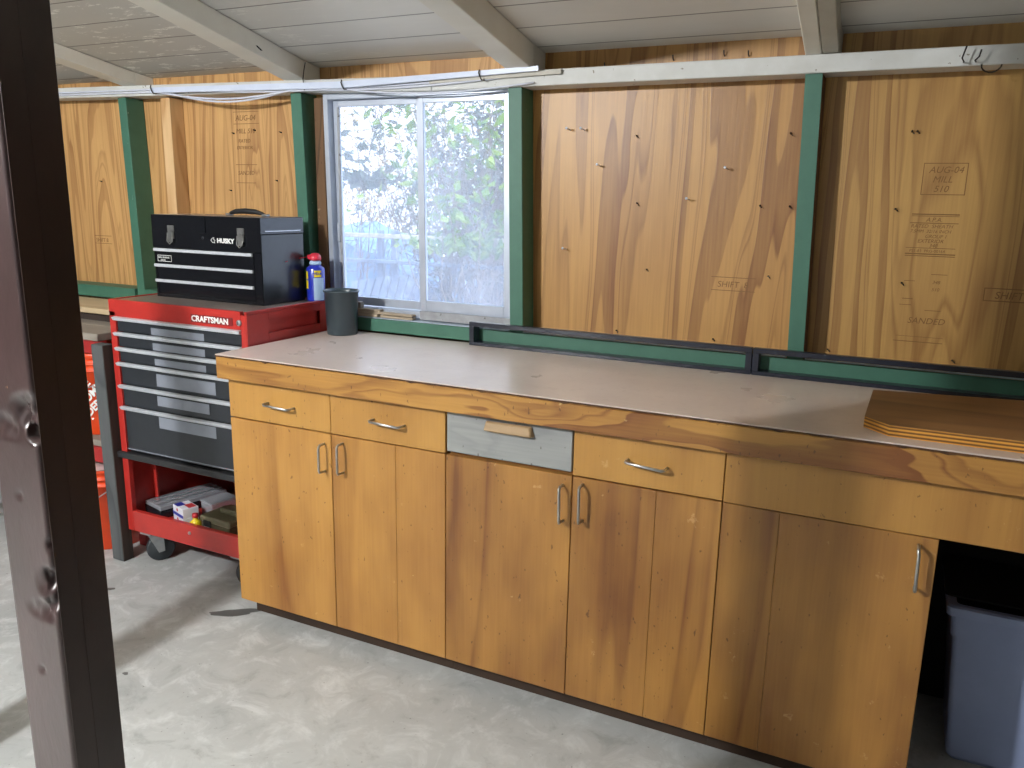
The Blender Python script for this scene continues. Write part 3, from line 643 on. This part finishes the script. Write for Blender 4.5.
for i, z in enumerate(pz):
    zb = pe[i]+.010 if i < 5 else pe[i]
    d = build(G().box(X0+.033, X1-.030, Y0+.004, Y0+.28, zb, z+.004, .002), 'drawer', 'drawer_black', tc)
    build(G().hexa([(X0+.022, Y0-.006, z-.006), (X1-.028, Y0-.006, z-.006), (X1-.028, Y0+.0035, z-.008), (X0+.022, Y0+.0035, z-.008), (X0+.022, Y0-.012, z+.005), (X1-.028, Y0-.012, z+.005), (X1-.028, Y0+.0035, z+.008), (X0+.022, Y0+.0035, z+.008)], bev=.001), 'drawer_pull', 'pull', d)
    a, b_, c_, e_ = tape[i]
    build(G().box(a, b_, Y0+.0028, Y0+.0036, e_, c_, 0), 'grey_tape', 'tape', d)
g = G(); g.box(X0+.033, X1-.03, Y0+.0005, Y0+.0035, .453, .456, 0); build(g, 'drawer_lip', 'tape', d)
build(G().box(X0-.012, X1+.004, Y0-.012, Y0+.30, .416, .440, .003), 'shelf_edge', 'black_lip', tc)
g = G(); g.box(X0+.0315, X1-.0315, Y0+.021, Y1-.006, .160, .172, .001); g.box(X0+.0305, X1-.0275, Y0, Y0+.02, .125, .206, .002)
g.box(X0+.006, X0+.010, Y0+.03, Y1-.01, .1725, .415, 0); g.box(X0+.010, X0+.03, Y0+.12, Y0+.13, .175, .40, .001)
build(g, 'bottom_tray', 'red', tc)
build(G().box(X0+.011, X1-.006, Y1-.010, Y1-.006, .175, .415, 0), 'inner_back', 'red_in', tc)
g = G().lathe([(0, -.004), (.0055, -.004), (.0065, 0), (.0065, .001)], (-.36, Y0-.0005, .176), 14, axis='y'); build(g, 'bolt', 'metal', tc)
nm = build(G().box(-.279, -.090, Y0-.0012, Y0-.0004, .9605, .988, 0), 'lettering_shade', 'red_in', tc)  # darker red patch, shadow behind the lettering put into its colour
text('CRAFTSMAN', .0275, -.276, Y0-.0016, .9645, parent=nm, sx=1.06, bold=.0009)
lk = build(G().lathe([(0, -.006), (.008, -.006), (.010, -.004), (.010, 0)], (-.062, Y0-.0003, .974), 20, axis='y'), 'lock', 'steel', tc)
build(G().box(-.063, -.061, Y0-.0072, Y0-.0064, .969, .979, 0), 'keyhole', 'dark', lk)
def caster(x, y, yaw):
    r = build(G().box(x-.028, x+.028, y-.03, y+.03, .117, .124, .001), 'caster', 'steel', tc)
    g = G(); cxo, cyo = rot2(0, .028, yaw); wx, wy = x+cxo, y+cyo
    ax = Vector((math.cos(yaw), math.sin(yaw), 0))
    T = Matrix.Translation((wx, wy, .052)) @ Matrix.Rotation(yaw, 4, 'Z')
    w_ = G().lathe([(.0, -.012), (.022, -.013), (.024, -.011), (.045, -.014), (.0515, -.009), (.0515, .009), (.045, .014), (.024, .011), (.022, .013), (0, .012)], (0, 0, 0), 28, axis='x')
    g.merge(w_.bm, 0, True, M4=T); build(g, 'wheel', 'wheel', r)
    g = G()
    for sx in (-1, 1):
        b = bmesh.new(); vs = [b.verts.new(p) for p in ((sx*.019, -.045, .064), (sx*.019, .010, .064), (sx*.019, .012, -.010), (sx*.019, -.010, -.014))]; b.faces.new(vs)
        rr = bmesh.ops.extrude_face_region(b, geom=b.faces[:]); bmesh.ops.translate(b, verts=[v for v in rr['geom'] if isinstance(v, bmesh.types.BMVert)], vec=(sx*.003, 0, 0))
        g.merge(b, 0, False, M4=T)
    b = bmesh.new(); bmesh.ops.create_cube(b, size=1)
    for v in b.verts: v.co = Vector((v.co.x*.044, v.co.y*.05-.012, v.co.z*.004+.0625))
    g.merge(b, 0, False, M4=T); build(g, 'fork', 'steel', r)
caster(X0+.085, Y0+.032, -.55); caster(X1-.115, Y0+.035, -.6); caster(X0+.075, Y1-.07, .1); caster(X1-.085, Y1-.07, 0)

# ------------------------------------------------------------ things in the cart's open bay
ZB = .1735
def cbox(name, mat, x0, x1, y0, y1, z0, z1, label, cat, rz=0, bev=.002, parts=None):
    cx, cy = (x0+x1)/2, (y0+y1)/2
    o = thing(name, (cx, cy, z0), label, cat, None, rz)
    build(G().box(x0-cx, x1-cx, y0-cy, y1-cy, 0, z1-z0, bev), 'body', mat, o, local=True); return o, x1-x0, y1-y0, z1-z0
o, W_, D_, H_ = cbox('parts_organizer', 'case_dark', -.645, -.52, .18, .46, ZB, .205, 'flat dark parts organizer with clear lid at the left of the cart bay', 'organizer', -.25)
build(G().box(-.061, .061, -.138, .138, H_+.0003, H_+.016, .002), 'clear_lid', 'clear', o, local=True)
g = G()
for k in (-.045, -.01, .028): g.box(k-.0012, k+.0012, -.135, .135, H_+.0165, H_+.019, 0)
build(g, 'lid_ribs', 'steel', o, local=True)
o, W_, D_, H_ = cbox('black_pouch', 'case_dark', -.36, -.16, .38, .52, ZB, .235, 'black soft tool pouch at the back of the cart bay', 'pouch', .1, .012)
build(G().box(-.03, .03, -.074, -.070, .01, .05, .002), 'flap', 'black_rubber', o, local=True)
def sparkbox(z0, label, top):
    cx, cy = -.445, .19
    o = thing('small_box', (cx, cy, z0), label, 'box', None, -.32)
    b_ = build(G().box(-.042, .042, -.03, .03, 0, .036, .001), 'carton', 'cardboard_white', o, local=True)
    g = G(); g.box(-.0425, .0425, -.0306, -.0302, .0, .012, 0); build(g, 'blue_band', 'ink_blue', o, local=True)
    if top:
        g = G(); g.box(-.04, -.005, -.028, .002, .0362, .0366, 0); build(g, 'blue_print', 'ink_blue', o, local=True)
        g = G(); g.box(-.004, .038, -.004, .026, .0362, .0366, 0); build(g, 'red_print', 'ink_red', o, local=True)
    g = G(); g.prism([(0, 0)]*0 or [(-.008, 0), (0, -.008), (.008, 0), (0, .008)], 0, .0003)
    for v in g.bm.verts: v.co = Vector((v.co.x-.005, -.0304-v.co.z, v.co.y+.024))
    build(g, 'red_diamond', 'ink_red', o, local=True)
sparkbox(ZB, 'small white and blue carton under another one in the cart bay', False)
sparkbox(ZB+.0367, 'small white, blue and red carton stacked on top in the cart bay', True)
g = G(); prof = [(0, 0), (.018, .0), (.020, .004), (.020, .030), (.014, .036), (.010, .04), (.010, .048), (0, .048)]
bt2 = thing('glue_bottle', (-.370, .165, ZB), 'small yellow and red bottle between the cartons and the olive case', 'bottle')
build(G().lathe(prof, (-.370, .165, ZB), 20), 'body', 'yellow', bt2); build(G().lathe([(0, .048), (.012, .048), (.011, .062), (0, .063)], (-.370, .165, ZB+.0002), 16), 'cap', 'ink_red', bt2)
o, W_, D_, H_ = cbox('plastic_case', 'olive', -.335, -.185, .155, .27, ZB, .215, 'olive brown plastic case with latch in the cart bay', 'case', -.08, .004)
build(G().box(-.078, .078, -.0605, .0605, H_+.0005, H_+.024, .005), 'lid', 'olive', o, local=True)
build(G().box(-.055, -.015, -.0645, -.0615, .016, .052, .001), 'latch', 'black_rubber', o, local=True)
build(G().box(-.05, -.02, -.0660, -.0648, .020, .030, .0005), 'latch_plate', 'pull', o, local=True)
build(G().box(-.03, .06, -.01, .045, H_+.0245, H_+.044, .006), 'top_tray', 'olive', o, local=True)
o, W_, D_, H_ = cbox('clear_tub', 'clear', -.42, -.345, .24, .35, ZB, .245, 'clear plastic tub behind the small cartons in the cart bay', 'tub', -.2, .004)
build(G().box(-.04, .04, -.057, .057, H_+.0004, H_+.006, .001), 'lid', 'clear', o, local=True)

# ------------------------------------------------------------ black toolbox on the cart
BX0, BX1, BY0, BY1, BZ0, BZ1 = -.622, -.103, .288, .505, 1.0095, 1.309
tb = thing('toolbox', ((BX0+BX1)/2, (BY0+BY1)/2, BZ0), 'glossy black steel three-drawer toolbox sitting on top of the red cart', 'toolbox')
g = G(); g.box(BX0, BX1-.003, BY0+.004, BY1, BZ0, 1.252, .002); g.box(BX0, BX0+.010, BY0, BY0+.0035, BZ0, 1.19, .001); g.box(BX1-.035, BX1-.003, BY0, BY0+.0035, BZ0, 1.19, .001); g.box(BX0+.0105, BX1-.0355, BY0, BY0+.0035, BZ0, BZ0+.012, .001); g.box(BX0, BX1-.003, BY0-.001, BY0+.0035, 1.191, 1.252, .001)
build(g, 'body', 'black_gloss', tb)
build(G().box(BX1-.0025, BX1, BY0+.001, BY1-.001, BZ0+.001, 1.2515, .0008), 'side_panel', 'black_side', tb)
lid = build(G().box(BX0-.001, BX1+.001, BY0-.002, BY1+.001, 1.2535, BZ1, .0008).box(BX0-.001, BX1+.001, BY0-.0022, BY0-.0012, 1.192, 1.2555, .0003), 'lid', 'black_gloss', tb)
build(G().box(BX0+.002, BX1-.002, BY0+.001, BY1-.001, BZ1+.0002, BZ1+.001, 0), 'lid_top_sheet', 'cart_top', lid)
build(G().box(BX1+.0012, BX1+.002, BY0+.02, BY1-.015, 1.262, 1.265, 0), 'side_bead', 'pull', lid)
for i, z in enumerate((1.183, 1.126, 1.070)):
    zb = (1.130, 1.073, 1.024)[i]
    d = build(G().box(BX0+.012, BX1-.037, BY0+.0005, BY0+.0038, zb, z+.004, .0008), 'drawer', 'black_gloss', tb)
    build(G().box(BX0+.003, BX1-.040, BY0-.008, BY0+.0003, z-.006, z+.005, .0015), 'drawer_pull', 'pull', d)
    if i == 0:
        g = G(); 
        for r4 in frame_r(-.605, -.535, 1.140, 1.163, .0015): g.box(r4[0], r4[1], BY0-.0004, BY0+.0002, r4[2], r4[3], 0)
        st = build(g, 'sticker', 'white_ink', d); text('BALL BEARING', .0085, -.601, BY0-.0003, 1.152, parent=st); text('SLIDES', .0085, -.59, BY0-.0003, 1.143, parent=st)
lg = text('HUSKY', .0225, -.303, BY0-.0028, 1.2185, parent=tb, name='logo', bold=.0009, sx=1.12)
g = G()   # dog-head like mark: a slanted angular outline beside the word
pts = [(-.332+.8*(a+.338), 1.226+.8*(b-1.231)) for a, b in [(-.338, 1.231), (-.330, 1.240), (-.318, 1.243), (-.322, 1.236), (-.311, 1.231), (-.318, 1.226), (-.314, 1.220), (-.328, 1.222)]]
for a, b_ in zip(pts, pts[1:]+pts[:1]): g.tube([(a[0], BY0-.0028, a[1]), (b_[0], BY0-.0028, b_[1])], .0012, 4)
build(g, 'logo_mark', 'white_ink', tb)
def latch(x):
    l = build(G().box(x-.016, x+.016, BY0-.006, BY0-.0024, 1.250, 1.272, .001), 'latch', 'metal', tb)
    g = G(); g.box(x-.010, x+.010, BY0-.011, BY0-.0065, 1.212, 1.256, .0015); g.tube([(x-.013, BY0-.008, 1.246), (x-.013, BY0-.012, 1.216), (x, BY0-.013, 1.206), (x+.013, BY0-.012, 1.216), (x+.013, BY0-.008, 1.246)], .0022, 6)
    g.box(x-.014, x+.014, BY0-.004, BY0-.0024, 1.225, 1.249, .001)
    build(g, 'latch_hasp', 'metal', l)
latch(-.524); latch(-.190)
build(G().box(-.385, -.355, BY0-.0045, BY0-.0022, 1.248, BZ1-.002, .001), 'hasp_plate', 'black_gloss', tb)
build(G().lathe([(0, -.003), (.005, -.003), (.006, 0)], (-.37, BY0-.0014, 1.232), 12, axis='y'), 'lock', 'drawer_black', tb)
hx = -.262; hy = (BY0+BY1)/2
hd = build(G().tube([(hx-.085, hy, BZ1+.004), (hx-.075, hy-.004, BZ1+.011), (hx-.045, hy-.008, BZ1+.017), (hx, hy-.009, BZ1+.019), (hx+.045, hy-.008, BZ1+.017), (hx+.075, hy-.004, BZ1+.011), (hx+.085, hy, BZ1+.004)], .008, 8, rs=[.005, .006, .009, .010, .009, .006, .005]), 'carry_handle', 'black_rubber', tb)
for s in (-1, 1): build(G().box(hx+s*.085-.012, hx+s*.085+.012, hy-.010, hy+.010, BZ1+.0012, BZ1+.010, .002), 'handle_mount', 'steel', hd)

# spray can
can = thing('spray_can', (-.058, .512, 1.0095), 'blue and yellow spray can with red cap and straw on the cart, beside the toolbox', 'spray can')
cc = (-.058, .512, 1.0097)
build(G().lathe([(0, 0), (.031, 0), (.033, .003), (.033, .116), (.031, .120), (.020, .130), (.0, .131)], cc, 32), 'can_body', 'blue_can', can)
def arc_patch(a0, a1, z0, z1, r, n=10):
    g = G(); pv = None
    for i in range(n+1):
        a = a0+(a1-a0)*i/n; row = [g.bm.verts.new((cc[0]+r*math.cos(a), cc[1]+r*math.sin(a), cc[2]+z)) for z in (z0, z1)]
        if pv: g.bm.faces.new((pv[0], row[0], row[1], pv[1]))
        pv = row
    return g
build(arc_patch(-PI*.36, PI*.02, .004, .085, .0333), 'pale_label', 'can_label', can)
build(arc_patch(-PI*.34, -PI*.08, .088, .112, .0334), 'yellow_badge', 'yellow', can)
build(arc_patch(-PI*.80, -PI*.58, .045, .108, .0334), 'yellow_shield', 'yellow', can)
def curved_text(s, size, amid, z, r, mat):
    g = G(); text(s, size, 0, 0, 0, merge=g, align='CENTER', extrude=.0001, bold=.0006)
    for v in g.bm.verts:
        a = amid+v.co.x/r; rr = r-v.co.y; zz = v.co.z
        v.co = Vector((cc[0]+rr*math.cos(a), cc[1]+rr*math.sin(a), cc[2]+z+zz))
    build(g, 'lettering', mat, can)
curved_text('WD-40', .0125, -PI*.21, .096, .0337, 'ink_blue'); curved_text('WD-40', .011, -PI*.69, .075, .0337, 'ink_blue')
build(G().lathe([(.019, .1312), (.0215, .133), (.0215, .139), (.017, .146), (0, .147)], cc, 24), 'dome', 'can_label', can)
g = G(); g.lathe([(0, .147), (.021, .1472), (.022, .152), (.020, .164), (.013, .172), (0, .174)], cc, 24); g.box(cc[0]-.032, cc[0]-.008, cc[1]-.008, cc[1]+.008, cc[2]+.150, cc[2]+.166, .003)
build(g, 'cap', 'cap_red', can)
build(G().tube([(cc[0]-.03, cc[1]-.004, cc[2]+.158), (cc[0]-.060, cc[1]-.06, cc[2]+.150)]+[(cc[0]-.030-.010, cc[1]-.1, cc[2]+.145)][:0]+[(-.098, .40, 1.155)], .0014, 6), 'straw', 'cap_red', can)

# ------------------------------------------------------------ left side: red shelf bench, buckets, plank
lb = thing('shelf_bench', (-1.55, .35, 0), 'red steel shelf bench with grey wooden top left of the tool cart', 'workbench')
g = G()
for k in range(3): g.box(-2.35, -.775, .135+k*.146, .135+k*.146+.1445, .845, .872, .002)
build(g, 'top', 'bench_grey', lb)
g = G(); g.box(-2.35, -.775, .15, .175, .79, .8445, .002); g.box(-2.35, -.775, .52, .545, .79, .8445, .002)
build(g, 'top_frame', 'red_steel', lb)
build(G().box(-2.33, -.80, .14, .55, .43, .455, .002), 'shelf', 'bench_grey', lb)
g = G(); g.box(-2.35, -.775, .125, .15, .372, .4295, .002); g.box(-2.35, -.775, .53, .55, .372, .4295, .002)
build(g, 'shelf_beam', 'red_steel', lb)
for x in (-2.35, -.772):
    for y in (.235, .52): build(G().box(x, x+.038, y, y+.038, 0.0005, .8445, .002), 'leg', 'red_steel', lb)
pb2 = build(G().box(-2.3, -.80, .335, .565, .905, .927, .002), 'wooden_board', 'board_pale', label='pale wooden board raised along the wall on the left bench', cat='board', base=(-1.5, .45, .905))
build(G().box(-2.3, -.82, .36, .55, .8725, .9045, .001), 'packing_batten', 'plank_side', label='dark batten packing under the pale board on the left bench', cat='batten', base=(-1.5, .45, .8725))
def bucket(cx, cy, z0, h, r0, r1, label, lid=False, logo=True):
    b = thing('bucket', (cx, cy, z0), label, 'bucket')
    pr_ = [(0, .002), (r0-.004, 0), (r0, .004), (r1-.004, h-.075), (r1+.004, h-.074), (r1+.004, h-.068), (r1-.002, h-.066), (r1-.001, h-.048), (r1+.006, h-.047), (r1+.006, h-.041), (r1, h-.039), (r1+.001, h-.022), (r1+.007, h-.021), (r1+.007, h-.002), (r1, h), (r1-.004, h-.002), (r0-.004, .006), (0, .006)]
    build(G().lathe(pr_, (cx, cy, z0), 40), 'body', 'orange', b, fix=False)
    hp = [(cx+(r1+.008)*math.sin(a), cy-(r1+.008)*math.cos(a), z0+h-.05-.10*math.cos(a)**2) for a in [PI/2*(1-2*k/14)+.9 for k in range(15)]]
    build(G().tube(hp, .0022, 6), 'bail', 'steel', b)
    if lid: build(G().lathe([(0, h+.0105), (r1-.01, h+.0105), (r1+.003, h+.008), (r1+.009, h-.004), (r1+.009, h+.001), (0, h+.003)], (cx, cy, z0), 40), 'lid', 'bucket_lid', b)
    if logo:
        g = G(); R_ = r0+.012; a0 = -PI*.5+.35
        for i, s in enumerate(('THE', 'HOME', 'DEPOT')): text(s, .042, 0, 0, .055-.042*i, merge=g, align='CENTER', extrude=.0002, bold=.0015)
        for a, b2, c_, d_ in frame_r(-.07, .07, -.045, .10, .004): g.box(a, b2, -.0003, .0003, c_, d_, 0)
        for v in g.bm.verts:
            x, y, z = v.co; x, z = rot2(x, z-.03, .75); hgt = .165+z
            rr = r0+(r1-.004-r0)*(hgt/(h-.075))+.0012-y; a = a0+x/R_
            v.co = Vector((cx+rr*math.cos(a), cy+rr*math.sin(a), z0+hgt))
        build(g, 'logo', 'white_ink', b)
bucket(-.945, .300, .4555, .330, .128, .145, 'orange bucket with white logo on the red shelf bench')
bucket(-.925, .235, 0.0005, .340, .128, .143, 'orange bucket with a pale lid on the floor under the shelf', lid=True, logo=False)
# leaning dark plank
def lp(x, z): return x-.010*(z/.845)
pk = thing('timber_offcut', (-.72, .12, 0), 'dark weathered timber standing upright between the shelf bench and red cart', 'plank')
g = G(); g.hexa([(lp(-.752, 0), .095, .0005), (lp(-.692, 0), .095, .0005), (lp(-.692, 0), .141, .0005), (lp(-.752, 0), .141, .0005), (lp(-.752, .84), .095, .843), (lp(-.692, .84), .095, .843), (lp(-.692, .84), .141, .843), (lp(-.752, .84), .141, .843)], bev=.003)
g.bm.faces.ensure_lookup_table(); build(g, 'timber', 'plank_front', pk)
g = G(); g.hexa([(lp(-.691, 0), .096, .002), (lp(-.6885, 0), .096, .002), (lp(-.6885, 0), .140, .002), (lp(-.691, 0), .140, .002), (lp(-.691, .84), .096, .841), (lp(-.6885, .84), .096, .841), (lp(-.6885, .84), .140, .841), (lp(-.691, .84), .140, .841)])
build(g, 'dark_edge', 'plank_side', pk)
# round black spool on the left bench, hidden mostly behind the brown post
sp = thing('cable_reel', (-1.62, .46, .9275), 'round black cable reel on the left bench, half behind the brown post', 'reel')
g = G(); g.lathe([(0, -.03), (.085, -.03), (.085, -.024), (.055, -.022), (.055, .022), (.085, .024), (.085, .03), (0, .03)], (-1.62, .46, 1.0135), 32, axis='y'); build(g, 'reel', 'black_rubber', sp)
build(G().tube([(-1.62, .46, 1.02), (-1.615, .455, 1.11), (-1.60, .45, 1.15)], .012, 8), 'handle', 'black_rubber', sp)
# black hose on the floor at the left
hs = [(-1.75, .05, .30), (-1.62, .02, .31), (-1.50, .0, .27), (-1.46, -.02, .17), (-1.52, -.03, .07), (-1.66, -.05, .025), (-1.9, -.08, .02)]
build(G().tube(hs, .014, 10), 'rubber_hose', 'black_rubber', label='black rubber hose curling by the floor left of the brown post', cat='hose', base=(-1.6, 0, .0))
mc = thing('metal_frame', (-1.75, -.02, 0), 'folded grey-blue metal frame behind the brown post at the left edge', 'frame')
build(G().box(-1.98, -1.52, .06, .11, .33, .40, .004), 'beam', 'alu', mc); build(G().box(-1.98, -1.54, .05, .11, .24, .325, .004), 'lower_beam', 'black_rubber', mc)
for x in (-1.95, -1.60): build(G().box(x, x+.03, .07, .10, .0005, .2395, .002), 'leg', 'black_rubber', mc)

# ------------------------------------------------------------ brown post and added shadow-casting plank
def zpost(y): return zc(y)-.003
bp = thing('support_post', (.822, -1.16, 0), 'dented dark brown support post in the left foreground', 'post')
def pg(x0, x1, y0, y1, dents):
    g = G(); b = bmesh.new(); nz = 520; prev = None; H = zpost(y0)-.001
    nx = 26
    def offs(u, z):   # u 0..1 across the front face from left to right
        o = 0
        for (du, dz, ru, rz_, dep) in dents:
            q = ((u-du)/ru)**2+((z-dz)/rz_)**2
            if q < 1: o += dep*(1-q)**1.5*(1+.35*math.sin(14*u+90*z)+.15*math.sin(40*u-160*z))
        return o
    rows = []
    for k in range(nz+1):
        z = .0005+(H-.0005)*k/nz; row = []
        for i in range(nx+1):
            u = i/nx; row.append(b.verts.new((x0+(x1-x0)*u-(offs(u, z)*.6 if u > .8 else 0), y0+offs(u, z)+(.004 if i in (0, nx) else 0), z)))
        row.append(b.verts.new((x1, y1, z))); row.append(b.verts.new((x0, y1, z)))
        rows.append(row)
    m = len(rows[0])
    for k in range(nz):
        for i in range(m): b.faces.new((rows[k][i], rows[k][(i+1) % m], rows[k+1][(i+1) % m], rows[k+1][i])).smooth = i < nx
    b.faces.new(rows[0][::-1]); b.faces.new(rows[-1]); sm = [f.smooth for f in b.faces]; g.merge(b, 0, False); g.bm.faces.ensure_lookup_table()
    for f, q in zip(g.bm.faces, sm): f.smooth = q
    return g
dents = [(.86, 1.095, .42, .030, .012), (.98, 1.065, .22, .016, .016), (.4, 1.070, .6, .022, .004), (.95, .845, .36, .030, .012), (1.0, .815, .25, .016, .016), (.7, .800, .4, .020, .005), (.45, .97, .10, .008, .003), (.5, .70, .1, .008, .003), (1.0, .905, .10, .014, .006)]
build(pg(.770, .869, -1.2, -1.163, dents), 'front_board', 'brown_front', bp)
g = G().box(.770, .8695, -1.1628, -1.118, .0005, zpost(-1.118)-.002, .0008); build(g, 'rear_board', 'brown_shaded', bp)
build(G().box(.8692, .8702, -1.196, -1.1635, .001, zpost(-1.19)-.003, 0), 'side_shade', 'brown_shaded', bp)  # thin skin that carries the darker shaded brown on this side
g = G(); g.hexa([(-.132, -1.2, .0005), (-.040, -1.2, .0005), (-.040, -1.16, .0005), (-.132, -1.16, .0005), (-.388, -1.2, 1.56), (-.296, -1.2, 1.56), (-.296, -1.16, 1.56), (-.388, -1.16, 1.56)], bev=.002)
trim(g, 'brown_shaded')  # unseen leaning plank, added to cast the stripe on floor and cart
# oil stain and drips on the concrete
def blob(cx, cy, rx, ry, rz, seed, n=40):
    r_ = random.Random(seed); ph = [r_.uniform(0, 6) for _ in range(4)]; out = []
    for k in range(n):
        a = 2*PI*k/n; q = 1+.18*math.sin(2*a+ph[0])+.12*math.sin(3*a+ph[1])+.06*math.sin(7*a+ph[2])
        x, y = rot2(rx*q*math.cos(a), ry*q*math.sin(a), rz); out.append((cx+x, cy+y))
    return out
fl = bpy.data.objects['floor']
k = N('stain'); k.col(lin('5e5f5c')); k.set(.4); M['stain'] = k.m
g = G(); g.prism(blob(-.035, .0, .085, .022, .55, 2), .0002, .0006)
for x, y, r in ((-.55, -.08, .018), (-.17, -.62, .010), (-.13, -.56, .012), (-.09, -.50, .012), (-.05, -.42, .010)): g.prism(blob(x, y, r, r*.6, .3, int(x*100)), .0002, .0006)
build(g, 'oil_stain', 'stain', fl)

# ------------------------------------------------------------ outside the window
build(G().box(-9, 7, .80, 12, -.25, -.05, 0), 'ground_outside', 'soil', kind='structure')
def leaves(g, pts, size, rnd, fold=.3):
    for p in pts:
        a, t, r_ = rnd.uniform(0, 2*PI), rnd.uniform(-1.0, 1.0), rnd.uniform(.6, 1.3)*size
        d1 = Vector((math.cos(a)*math.cos(t), math.sin(a)*math.cos(t), math.sin(t))); d2 = d1.cross(Vector((rnd.uniform(-1, 1), rnd.uniform(-1, 1), 1))).normalized(); n_ = d1.cross(d2)
        p = Vector(p); A, B = p, p+d1*r_; L_ = p+d1*r_*.5+d2*r_*.28+n_*r_*fold*.3; R_ = p+d1*r_*.5-d2*r_*.28+n_*r_*fold*.3
        va, vb, vl, vr = [g.bm.verts.new(q) for q in (A, B, L_, R_)]
        g.bm.faces.new((va, vl, vb)); g.bm.faces.new((va, vb, vr))
def shrub(name, cx, cy, rx, ry, z0, z1, nb, nlf, lm, size, label, seed, thick=.006, spread=1.0):
    rnd = random.Random(seed); t = thing(name, (cx, cy, -.05), label, 'shrub'); gb = G(); pts = []
    for i in range(nb):
        bx, by = cx+rnd.uniform(-.3, .3)*rx, cy+rnd.uniform(-.3, .3)*ry; tx, ty = cx+rnd.uniform(-1, 1)*rx*spread, cy+rnd.uniform(-1, 1)*ry; tz = rnd.uniform(z0+.5*(z1-z0), z1)
        P = [Vector((bx, by, -.05))]
        for k in range(1, 9):
            f = k/8; P.append(Vector((bx+(tx-bx)*f**1.3+rnd.uniform(-.05, .05), by+(ty-by)*f+rnd.uniform(-.05, .05), -.05+(tz+.05)*f+rnd.uniform(-.04, .04))))
        gb.tube(P, thick, 4, rs=[thick*(1-.8*k/8) for k in range(9)], caps=False)
        for q in range(5):
            k = rnd.randrange(3, 8); s0 = P[k]; e = s0+Vector((rnd.uniform(-.35, .35), rnd.uniform(-.3, .3), rnd.uniform(-.25, .3))); m_ = (s0+e)/2+Vector((0, 0, .04))
            gb.tube([s0, m_, e], thick*.4, 3, caps=False); pts += [e, m_, s0+(m_-s0)*.5]
        pts += P[3:]
    g = G(); LP = []
    for i in range(nlf):
        b_ = rnd.choice(pts); LP.append((b_.x+rnd.gauss(0, .06), b_.y+rnd.gauss(0, .06), max(z0, b_.z+rnd.gauss(0, .06))))
    leaves(g, LP, size, rnd)
    build(gb, 'branches', 'bark', t, fix=False); build(g, 'foliage', lm, t, fix=False)
shrub('leafy_shrub', -.55, 2.6, .75, .4, 1.1, 2.6, 22, 900, 'leaf_green', .085, 'bright green leafy shrub outside the upper right of the window', 1)
shrub('twiggy_shrub', -1.0, 3.4, .9, .5, .3, 2.4, 90, 1500, 'leaf_dark', .05, 'tangled grey-green twiggy bush outside behind the right pane', 2, .007)
shrub('leafy_shrub', -1.75, 3.2, .6, .5, 1.5, 2.5, 14, 260, 'leaf_dark', .09, 'sparse broad-leaved shrub outside behind the left pane', 3)
shrub('twiggy_shrub', -3.2, 6.2, 1.6, .6, .2, 2.5, 46, 900, 'leaf_dry', .07, 'dry yellowish bush in the distance outside the left pane', 4, .008)
shrub('twiggy_shrub', -1.9, 5.6, 1.1, .5, .0, 2.9, 90, 6500, 'leaf_dark', .09, 'dense greyish bush in the distance outside the right pane', 5, .009)
tp = thing('tarp_cover', (-2.15, 4.0, -.05), 'blue tarpaulin over a heap outside, lower left in the window', 'tarp')
g = G(); nx_, ny_ = 24, 10; vs = []
rnd = random.Random(5)
for j in range(ny_+1):
    row = []
    for i in range(nx_+1):
        x = -2.9+1.5*i/nx_; y = 3.6+.9*j/ny_
        h_ = 1.22-.42*abs(x+2.35)-.5*abs(y-4.05)+.03*math.sin(9*x)+rnd.uniform(-.02, .02)
        if i in (0, nx_) or j in (0, ny_): h_ = -.04
        row.append(g.bm.verts.new((x, y, h_)))
    vs.append(row)
for j in range(ny_):
    for i in range(nx_): g.bm.faces.new((vs[j][i], vs[j][i+1], vs[j+1][i+1], vs[j+1][i]))
build(g, 'sheet', 'tarp', tp)
fc = thing('rail_fence', (-1.2, 2.95, -.05), 'pale wooden rail fence outside the window', 'fence')
build(G().box(-2.6, .4, 2.93, 2.96, 1.105, 1.135, .003), 'rail', 'fence_wood', fc); build(G().box(-2.6, .4, 2.93, 2.96, .93, .955, .003), 'rail', 'planks_blue', fc)
for x in (-2.5, -1.52, -1.40, -.2): build(G().box(x, x+.045, 2.965, 3.0, -.049, 1.16, .003), 'post', 'planks_blue', fc)
pl = thing('leaning_boards', (-1.5, 2.6, -.05), 'grey-blue boards leaning together outside, low in the left pane', 'boards')
for i in range(9):
    x = -1.72+i*.07; build(G().hexa([(x-.10, 2.62, -.049), (x-.045, 2.62, -.049), (x-.045, 2.64, -.049), (x-.10, 2.64, -.049), (x+.06, 2.86, .80+.012*i), (x+.11, 2.86, .80+.012*i), (x+.11, 2.88, .80+.012*i), (x+.06, 2.88, .80+.012*i)]), 'board', 'planks_blue', pl)
